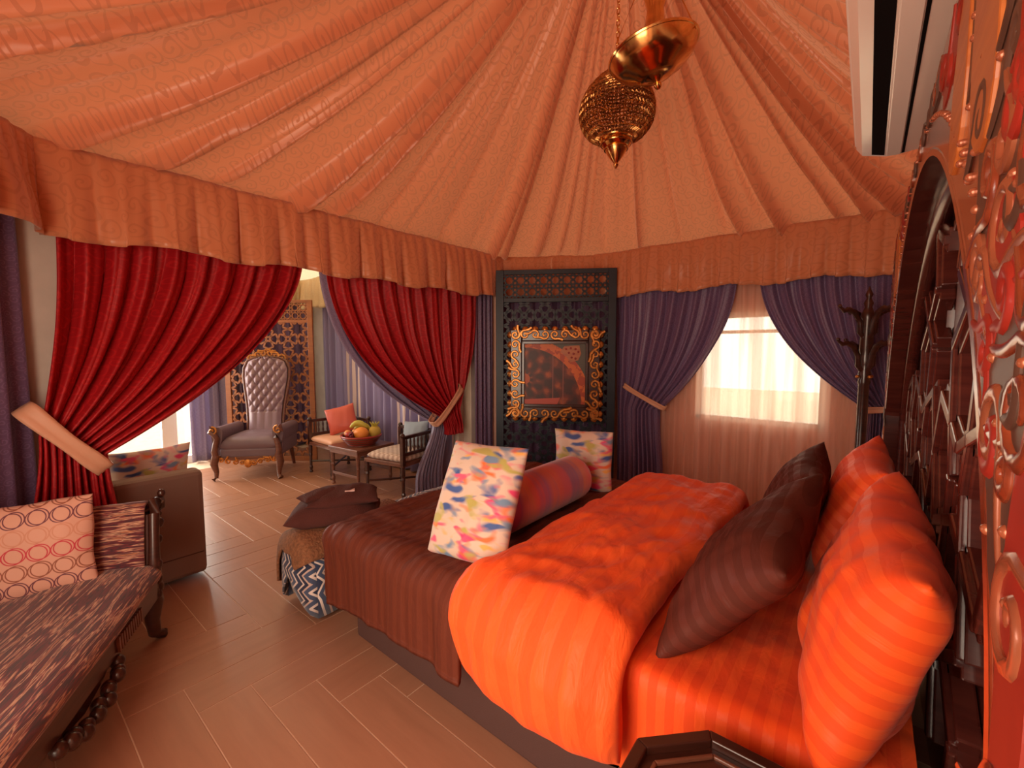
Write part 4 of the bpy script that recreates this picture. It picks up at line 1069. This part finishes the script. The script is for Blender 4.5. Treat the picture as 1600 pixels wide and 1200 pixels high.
for sgn in (-1, 1):
    def f_armr(u, v, sgn=sgn):
        a = 2 * PI * u; y = lerp(.02, .60, v); cz = .56 - .02 * v; r_ = .075 if True else 0
        return Vector((sgn * .325 + .06 * math.cos(a), y, cz + .06 * math.sin(a) + (-.0 if math.sin(a) > 0 else -.12 * -math.sin(a))))
    mb = MB(); k = []
    for i in range(11):
        k.append([f_armr(j / 16, i / 10) for j in range(16)])
    vv = [p for row in k for p in row]; ff = [(i * 16 + j, i * 16 + (j + 1) % 16, (i + 1) * 16 + (j + 1) % 16, (i + 1) * 16 + j) for i in range(10) for j in range(16)] + [tuple(range(16)), tuple(160 + j for j in range(16))]
    mb.add(vv, ff); mb.build('arm', M['mauve_leather'], CH, True)
    wbox_l('arm_side', (sgn * .325 - .045, .06, .27), (sgn * .325 + .045, .60, .47), M['mauve_leather'], .02)
    mb = MB(); mb.tube([(sgn * .335, .0, .60), (sgn * .365, -.02, .625), (sgn * .375, -.02, .57), (sgn * .335, -.02, .545), (sgn * .31, -.01, .49), (sgn * .33, -.01, .42), (sgn * .345, -.01, .34), (sgn * .33, -.01, .27)], [.016, .026, .03, .03, .028, .03, .034, .036], 8); mb.build('arm_post', M['mid_wood'], CH, True)
    sp = spiral(sgn * .345, .585, .05, 1.3, sgn, PI / 2, 14); mb = MB(); mb.tube([(a, -.035, b) for a, b in sp], .011, 6, up=(0, 1, 0)); mb.build('arm_scroll', M['gold'], CH, True)
    mb = MB(); mb.tube([(sgn * .33, 0, .30), (sgn * .355, -.01, .20), (sgn * .335, 0, .10), (sgn * .335, -.01, .04), (sgn * .36, -.03, .012)], [.045, .042, .028, .022, .03], 8); mb.build('leg', M['mid_wood'], CH, True)
    mb = MB(); mb.tube([(sgn * .28, .60, .28), (sgn * .285, .66, .12), (sgn * .29, .70, 0.0)], [.032, .026, .02], 8); mb.build('leg', M['mid_wood'], CH, True)
    for i in range(4):
        sp = spiral(sgn * (.06 + .075 * i), .235 - .012 * (3 - i), .032, 1.2, sgn * (1 if i % 2 else -1), i, 12, .03); mb = MB(); mb.tube([(a, .0, b) for a, b in sp], .011, 6, up=(0, 1, 0)); mb.build('apron_scroll', M['gold'], CH, True)
MB().ball((0, -.005, .19), .045, 8, (1, .4, 1.1)).build('apron_shell', M['gold'], CH, True)
wbox_l('apron_rail', (-.30, .0, .235), (.30, .03, .27), M['mid_wood'], .005)

# ------------------------------------------------------------------ spindle chairs, fruit table
LEGP = [(.016, 0), (.024, .012), (.014, .03), (.02, .05), (.022, .07), (.016, .085), (.017, .20), (.022, .22), (.018, .24), (.022, .26), (.022, .36)]
def turned(mb, x, y, h): k = h / .36; mb.lathe([(r_, z * k) for r_, z in LEGP], (x, y, 0), 10)
def make_corner_chair(loc, rz, label, cush):
    """square seat; rails and spindles along the +y and +x sides"""
    c = empty('spindle_chair', loc, rz, label=label, cat='chair', group='spindle chairs round the fruit table')
    S = .25
    for x in (-S, S):
        for y in (-S, S):
            mb = MB(); turned(mb, x, y, .36)
            if not (x < 0 and y < 0): mb.bb((x - .02, y - .02, .36), (x + .02, y + .02, .68 if x > 0 and y > 0 else .64)); mb.ball((x, y, .66 if not (x > 0 and y > 0) else .70), .026, 7)
            mb.build('leg', M['dark_wood'], c)
    wbox_l('seat_frame', (-S - .02, -S - .02, .345), (S + .02, S + .02, .385), M['mid_wood'], .006, c)
    pillow('seat_cushion', .50, .50, .085, cush, (0, 0, .415), (1, 0, 0), (0, 1, 0), .003, 2, p=9, pinch=0, parent=c)
    for z in (.45, .62): 
        wbox_l('back_rail', (-S, S - .018, z), (S, S + .018, z + .035), M['dark_wood'], .005, c); wbox_l('side_rail', (S - .018, -S, z), (S + .018, S, z + .035), M['dark_wood'], .005, c)
    for i in range(1, 9):
        t = -S + i * 2 * S / 9
        MB().lathe([(.008, 0), (.013, .03), (.008, .06), (.013, .10), (.008, .135)], (t, S, .485), 8).build('spindle', M['dark_wood'], c, True)
        MB().lathe([(.008, 0), (.013, .03), (.008, .06), (.013, .10), (.008, .135)], (S, t, .485), 8).build('spindle', M['dark_wood'], c, True)
    mb = MB(); mb.tube([(-S, -S, .14), (S, S, .14)], .012, 6); mb.tube([(-S, S, .14), (S, -S, .14)], .012, 6); mb.build('stretcher', M['dark_wood'], c)
    return c
make_corner_chair((2.78, 5.02, 0), R(0), 'dark spindle chair with tan seat and coral cushion by the armchair', M['tie'])
make_corner_chair((2.80, 3.80, 0), R(-80), 'dark spindle chair with cream diamond seat by the narrower red curtain', M['check'])
T(pillow('chair_cushion', .36, .34, .12, M['coral'], (2.83, 5.05, .642), (.75, -.6, .25), (.10, .30, 1), .006, 5), 'coral satin cushion on the tan seated spindle chair', 'cushion')
T(pillow('chair_cushion', .34, .28, .11, M['bluegrey'], (2.95, 3.76, .60), (.2, -1, .1), (.3, 0, 1), .006, 6), 'blue grey cushion on the cream seated spindle chair', 'cushion')
TB = empty('coffee_table', (2.71, 4.425, 0), R(6), label='low reddish wooden table holding the fruit basket', cat='table')
wbox_l('table_top', (-.255, -.255, .41), (.255, .255, .44), M['mid_wood'], .006, TB)
wbox_l('apron', (-.24, -.24, .36), (.24, .24, .41), M['mid_wood'], .004, TB)
for x in (-.22, .22):
    for y in (-.22, .22): mb = MB(); turned(mb, x, y, .37); mb.build('leg', M['mid_wood'], TB)
for x in (-.22, .22): wbox_l('stretcher', (x - .012, -.22, .12), (x + .012, .22, .15), M['mid_wood'], .003, TB)
tc = Vector((2.71, 4.425, .44))
BK = empty('fruit_basket', tc, label='round red brown wicker basket full of fruit', cat='basket')
for i in range(6):
    r_ = .15 + .012 * i; mb = MB(); mb.tube([(r_ * math.cos(a * PI / 16), r_ * math.sin(a * PI / 16), .012 + i * .014) for a in range(33)], .009, 6); mb.build('woven_band', M['hb_red'] if i % 2 == 0 else M['mid_wood'], BK, True)
MB().lathe([(.0, .0), (.15, .0), (.15, .012), (0, .012)], n=24).build('basket_base', M['mid_wood'], BK)
mb = MB(); mb.tube([(.215 * math.cos(a * PI / 16), .215 * math.sin(a * PI / 16), .10) for a in range(33)], .012, 6); mb.build('rim', M['hb_red'], BK, True)
fm = {'melon': mat('orange_melon', (.80, .26, .035), .5, bump=.1), 'banana': mat('green_yellow_banana', (.48, .40, .05), .5), 'pine': mat('pineapple_skin', (.52, .34, .05), .6, bump=.6, bscale=30), 'apple': mat('red_apple', (.42, .03, .02), .3), 'peach': mat('peach_skin', (.75, .30, .10), .5), 'grape': mat('dark_grape', (.16, .012, .02), .3), 'leaf': mat('green_leaf', (.13, .20, .04), .5)}
vr = Vector((RT[0], RT[1], 0)); vf = Vector((FW[0], FW[1], 0))
fl_ = lambda a, b, z: tc + vr * a + vf * b + Vector((0, 0, z))
def fruit(nm, mb, m, label, cat): 
    return tag(mb.build(nm, m, None, True), label, cat, 'fruit in the basket')
fruit('melon', MB().ball(fl_(0.015, -.04, .125), .082, 14, (1.0, 1.0, .9)), fm['melon'], 'round orange melon at the front of the fruit basket', 'melon')
mb = MB(); mb.tube([fl_(-.14 + .19 * t, .048, .178 + .055 * math.sin(PI * t)) for t in [i / 8 for i in range(9)]], [.012, .026, .03, .032, .032, .032, .03, .024, .01], 8); fruit('banana', mb, fm['banana'], 'green yellow banana arched over the orange melon', 'banana')
mb = MB(); mb.tube([fl_(-.12 + .19 * t, .118, .145 + .05 * math.sin(PI * t)) for t in [i / 8 for i in range(9)]], [.012, .026, .03, .032, .032, .032, .03, .024, .01], 8); fruit('banana', mb, fm['banana'], 'green yellow banana behind the arched one', 'banana')
pn = empty('pineapple', fl_(.137, .058, .13), label='golden pineapple lying beside the orange melon', cat='pineapple', group='fruit in the basket')
MB().ball((0, 0, 0), .065, 12, (1.05, 1.05, 1.1)).build('pineapple_body', fm['pine'], pn, True)
for i in range(9):
    a = 2 * PI * i / 9; mb = MB(); mb.tube([(.02 * math.cos(a), .02 * math.sin(a), .05), (.035 * math.cos(a), .035 * math.sin(a), .09), (.06 * math.cos(a), .06 * math.sin(a), .115)], [.010, .008, .001], 5); mb.build('crown_leaf', fm['banana'], pn)
fruit('apple', MB().ball(fl_(-.118, -.065, .115), .038, 10), fm['apple'], 'red apple at the basket rim', 'apple')
fruit('peach', MB().ball(fl_(-.158, .012, .115), .041, 10), fm['peach'], 'pale peach at the end of the basket', 'peach')
fruit('mango', MB().ball(fl_(-.083, .050, .125), .042, 10, (1, 1, 1)), fm['peach'], 'blushing mango under the bananas', 'mango')
gm = MB()
for i in range(12): gm.ball(fl_(-.068 + .017 * math.cos(i * 2.4), -.122 + .017 * math.sin(i * 2.4), .105 + .004 * i), .012, 6)
fruit('grapes', gm, fm['grape'], 'small bunch of dark grapes beside the apple', 'grapes')

# ------------------------------------------------------------------ hanging lanterns
tip = px(962, 264, X=APEX.x - .02)
L1 = empty('pierced_lantern', (tip.x, tip.y, tip.z), label='pierced brass globe lantern with pointed finial hanging from a chain', cat='lantern')
# pierced shell: many small holes cut as a wire mesh
prof = [(.085, .17), (.16, .20), (.205, .25), (.225, .31), (.222, .37), (.20, .43), (.165, .48), (.12, .525), (.075, .56), (.045, .60)]
def pr_(t):
    q = t * (len(prof) - 1); i = min(len(prof) - 2, int(q)); k = q - i
    def cr(a, b, c, d): return .5 * ((2 * b) + (-a + c) * k + (2 * a - 5 * b + 4 * c - d) * k * k + (-a + 3 * b - 3 * c + d) * k ** 3)
    P_ = [prof[max(0, min(len(prof) - 1, i + j))] for j in (-1, 0, 1, 2)]
    return cr(*[p[0] for p in P_]), cr(*[p[1] for p in P_])
v = []; f = []; na2, nt2 = 60, 30
for i in range(nt2 + 1):
    for j in range(na2):
        r_, z = pr_(i / nt2); a = 2 * PI * (j + .5 * (i % 2)) / na2 + .04 * nz(i * .7, j * .9); r_ *= 1 + .012 * nz(i * 1.3, j * 1.1, 2)
        v.append((r_ * math.cos(a), r_ * math.sin(a), z + .004 * nz(i * .9, j * 1.7, 5)))
for i in range(nt2):
    for j in range(na2):
        f.append((i * na2 + j, i * na2 + (j + 1) % na2, (i + 1) * na2 + (j + 1) % na2, (i + 1) * na2 + j))
sh_ = raw('pierced_shell', v, f, M['pierced'], L1, False)
md = sh_.modifiers.new('w', 'WIREFRAME'); md.thickness = .011; md.use_even_offset = False
MB().lathe([(.0, 0), (.006, .004), (.018, .025), (.012, .035), (.03, .055), (.048, .08), (.06, .10), (.068, .115), (.062, .122), (.075, .13), (.095, .15), (.09, .165), (.105, .178), (.085, .185)], n=28, closed=False).build('finial', M['brass'], L1, True)
for i, (r_, z) in enumerate(((.07, .118), (.092, .15), (.105, .176))):
    mb = MB(); mb.tube([(r_ * math.cos(a * PI / 14), r_ * math.sin(a * PI / 14), z) for a in range(29)], .006, 6); mb.build('ring', M['brass'], L1, True)
MB().lathe([(.05, .595), (.055, .61), (.03, .64), (.015, .68), (.006, .70)], n=20).build('cap', M['brass'], L1, True)
zc_ = .70; mb = MB(); nlk = int((APEX.z - tip.z - .75) / .034)
for i in range(nlk):
    z0 = .70 + i * .034; e = Vector((1, 0, 0)) if i % 2 else Vector((0, 1, 0))
    mb.tube([Vector((0, 0, z0 + .02)) + e * (.010 * math.cos(a * PI / 5)) + Vector((0, 0, .022 * math.sin(a * PI / 5))) for a in range(11)], .003, 5)
mb.build('chain', M['brass'], L1)
dc = px(1022, 96, X=2.2)
L2 = empty('brass_dish_lamp', (dc.x, dc.y, dc.z), label='polished brass hanging dish lamp with a flared stem beside the pierced lantern', cat='lamp')
k = .21 / .21
MB().lathe([(.0, -.135), (.012, -.13), (.02, -.115), (.012, -.10), (.03, -.085), (.06, -.075), (.085, -.07), (.10, -.055), (.155, -.03), (.19, .0), (.205, .03), (.212, .04), (.205, .045), (.185, .015), (.15, -.01), (.09, -.03), (.0, -.035)], n=40, closed=False).build('dish', M['brass'], L2, True).rotation_euler = Matrix.Rotation(R(-11), 3, Vector((FW[0], FW[1], 0))).to_euler()
mb = MB(); mb.tube([(.21 * math.cos(a * PI / 20), .21 * math.sin(a * PI / 20), .043) for a in range(41)], .008, 6); mb.build('rim', M['brass'], L2, True).rotation_euler = Matrix.Rotation(R(-11), 3, Vector((FW[0], FW[1], 0))).to_euler()
MB().lathe([(.0, .0), (.10, .06), (.085, .10), (.05, .16), (.04, .24), (.055, .30), (.075, .34), (.03, .37), (.02, .42), (.012, .46)], n=28).build('flared_stem', M['brass'], L2, True)
for i in range(3):
    a = 2 * PI * i / 3 + .4; mb = MB(); mb.tube([(.205 * math.cos(a), .205 * math.sin(a), .05), (.10 * math.cos(a), .10 * math.sin(a), .30), (.012, 0, .46)], .003, 5); mb.build('hanger_wire', M['brass'], L2)
mb = MB(); mb.tube([(0, 0, .45), (0, 0, APEX.z - dc.z - .45)], .006, 6); mb.build('rod', M['brass'], L2)

# ------------------------------------------------------------------ air conditioner
AX0, AX1, AZ, AY0, AY1 = 1.15, 2.27, 2.245, -.298, .062
AC = empty('air_conditioner', ((AX0 + AX1) / 2, -.298, AZ), label='white wall air conditioner above the carved headboard', cat='air conditioner')
aco = Vector(AC.location)
af = lambda y, z, x: Vector((x, y, z)) - aco
mb = MB(); mb.prism([(AY0, AZ + .02), (-.065, AZ), (-.015, AZ + .001), (.055, AZ + .022), (AY1 + .012, AZ + .05), (AY1 + .012, AZ + .25), (.03, AZ + .29), (AY0, AZ + .29)], af, AX0, AX1); mb.build('body', M['acw'], AC, bevel=.012)
mb = MB(); mb.prism([(-.012, AZ + .0005), (.026, AZ + .012), (.024, AZ + .018), (-.014, AZ + .006)], af, AX0 + .05, AX1 - .03); mb.build('air_slot', M['black'], AC)
mb = MB(); mb.prism([(-.060, AZ - .005), (-.018, AZ - .003), (-.018, AZ + .004), (-.060, AZ + .002)], af, AX0 + .04, AX1 - .02); mb.build('louvre', M['acw'], AC, bevel=.002)
mb = MB(); mb.prism([(-.070, AZ - .001), (-.062, AZ - .001), (-.062, AZ + .006), (-.070, AZ + .006)], af, AX0 + .04, AX1 - .02); mb.build('joint_line', M['black'], AC)
mb = MB(); mb.prism([(AY1 + .012, AZ + .06), (AY1 + .018, AZ + .065), (AY1 + .018, AZ + .24), (AY1 + .012, AZ + .245)], af, AX0 + .01, AX1 - .01); mb.build('front_panel', M['acw'], AC, bevel=.002)

# ------------------------------------------------------------------ coat stand
cs = Vector((4.08, .012, 0)); q = px(1360, 455, F=3.3)
CS = empty('coat_stand', cs, label='dark turned wood coat stand between the window curtain and the headboard', cat='coat stand')
mb_ = MB(); mb_.lathe([(.05, .10), (.055, .14), (.045, .18), (.05, .60), (.044, .64), (.056, .66), (.044, .68), (.046, 1.25), (.056, 1.27), (.046, 1.30), (.058, 1.33), (.044, 1.36), (.052, 1.40), (.06, 1.44), (.05, 1.48), (.058, 1.50), (.05, 1.72), (.062, 1.75), (.045, 1.78), (.03, 1.81), (.042, 1.84), (.02, 1.875), (.034, 1.90), (.014, 1.935), (.004, 1.96)], n=16); mb_.v = [Vector((q.x * .72, q.y * .72, q.z)) for q in mb_.v]; mb_.build('post', M['dark_wood'], CS, True)
for i in range(4):
    a = R(100) + i * PI / 2; e = Vector((math.cos(a), math.sin(a), 0))
    mb = MB(); mb.tube([e * .04 + Vector((0, 0, .20)), e * .14 + Vector((0, 0, .16)), e * .24 + Vector((0, 0, .05)), e * .29 + Vector((0, 0, .018))], [.022, .022, .02, .018], 8); mb.build('foot', M['dark_wood'], CS, True)
for z in (1.50, 1.74):
    for i in range(4):
        a = R(128.2) + i * PI / 2; e = Vector((math.cos(a), math.sin(a), 0))
        pth = [(.02, -.14), (.05, -.11), (.055, -.04), (.09, .03), (.14, .055), (.17, .045), (.20, .07)]
        mb = MB(); mb.tube([e * r_ + Vector((0, 0, z + h_)) for r_, h_ in pth], [.02, .02, .018, .02, .02, .016, .010], 8); mb.ball(e * .203 + Vector((0, 0, z + .08)), .014, 7); mb.build('hook', M['dark_wood'], CS, True)
for i in range(4):
    a = R(128.2) + i * PI / 2; MB().ball((.05 * math.cos(a), .05 * math.sin(a), 1.31), .013, 7).build('knob', M['gold'], CS, True)

# ------------------------------------------------------------------ octagonal side table
OT = empty('octagonal_table', (.835, .155, 0), label='dark carved octagonal side table beside the bed', cat='side table')
oct_ = lambda r_, a0=PI / 8 + .02: [(r_ * math.cos(a0 + i * PI / 4), r_ * math.sin(a0 + i * PI / 4)) for i in range(8)]
zf = lambda a, b, t: Vector((a, b, t))
MB().prism(oct_(.235), zf, .555, .58).build('table_top', M['dark_wood'], OT, bevel=.006)
MB().prism(oct_(.20), zf, .08, .555).build('drum', M['mid_wood'], OT, bevel=.004)
MB().prism(oct_(.215), zf, .0, .08).build('plinth', M['dark_wood'], OT, bevel=.006)
for r0, r1, h_ in ((.235, .205, .022), (.185, .175, .010), (.13, .115, .012), (.075, .06, .010)):
    A_, B_ = oct_(r0), oct_(r1); 
    for i in range(8):
        j = (i + 1) % 8; MB().prism([A_[i], A_[j], B_[j], B_[i]], zf, .578, .578 + h_).build('inlay_moulding', M['dark_wood'] if r0 > .2 else M['mid_wood'], OT, bevel=.003)
for i in range(8):
    a = PI / 4 * i + PI / 4 + .02; c_ = Vector((math.cos(a), math.sin(a), 0)); t_ = Vector((-c_.y, c_.x, 0))
    mb = MB(); mb.prism([(-.06, .12), (.06, .12), (.06, .38), (.04, .45), (0, .50), (-.04, .45), (-.06, .38)], lambda p, q, t: c_ * t + t_ * p + Vector((0, 0, q)), .180, .189); mb.build('arched_panel', M['dark_wood'], OT)

# pieces that belong to a part hang under that part
def under(root, kids, host):
    hs_ = [o for o in root.children if o.name.split('.')[0] == host]
    for o in [o for o in root.children if o.name.split('.')[0] in kids]:
        o.parent = hs_[0]
under(CH, ('button',), 'backrest'); under(CH, ('crest_scroll',), 'back_frame'); under(CH, ('apron_scroll', 'apron_shell'), 'apron_rail')
under(pr, ('painted_flower', 'painted_dot', 'painted_sill'), 'canvas'); under(pr, ('gilt_scroll', 'gilt_leaf'), 'frame')
under(SF, ('reeded_block',), 'seat_rail'); under(SF, ('apron_leaf',), 'apron'); under(RB, ('label_tag',), 'folded_body')
under(HB, ('bead', 'scroll', 'stud', 'petal', 'carved_field'), 'arch_frame'); under(HB, ('strap', 'bead_strip'), 'back_panel'); under(CS, ('hook', 'knob'), 'post')
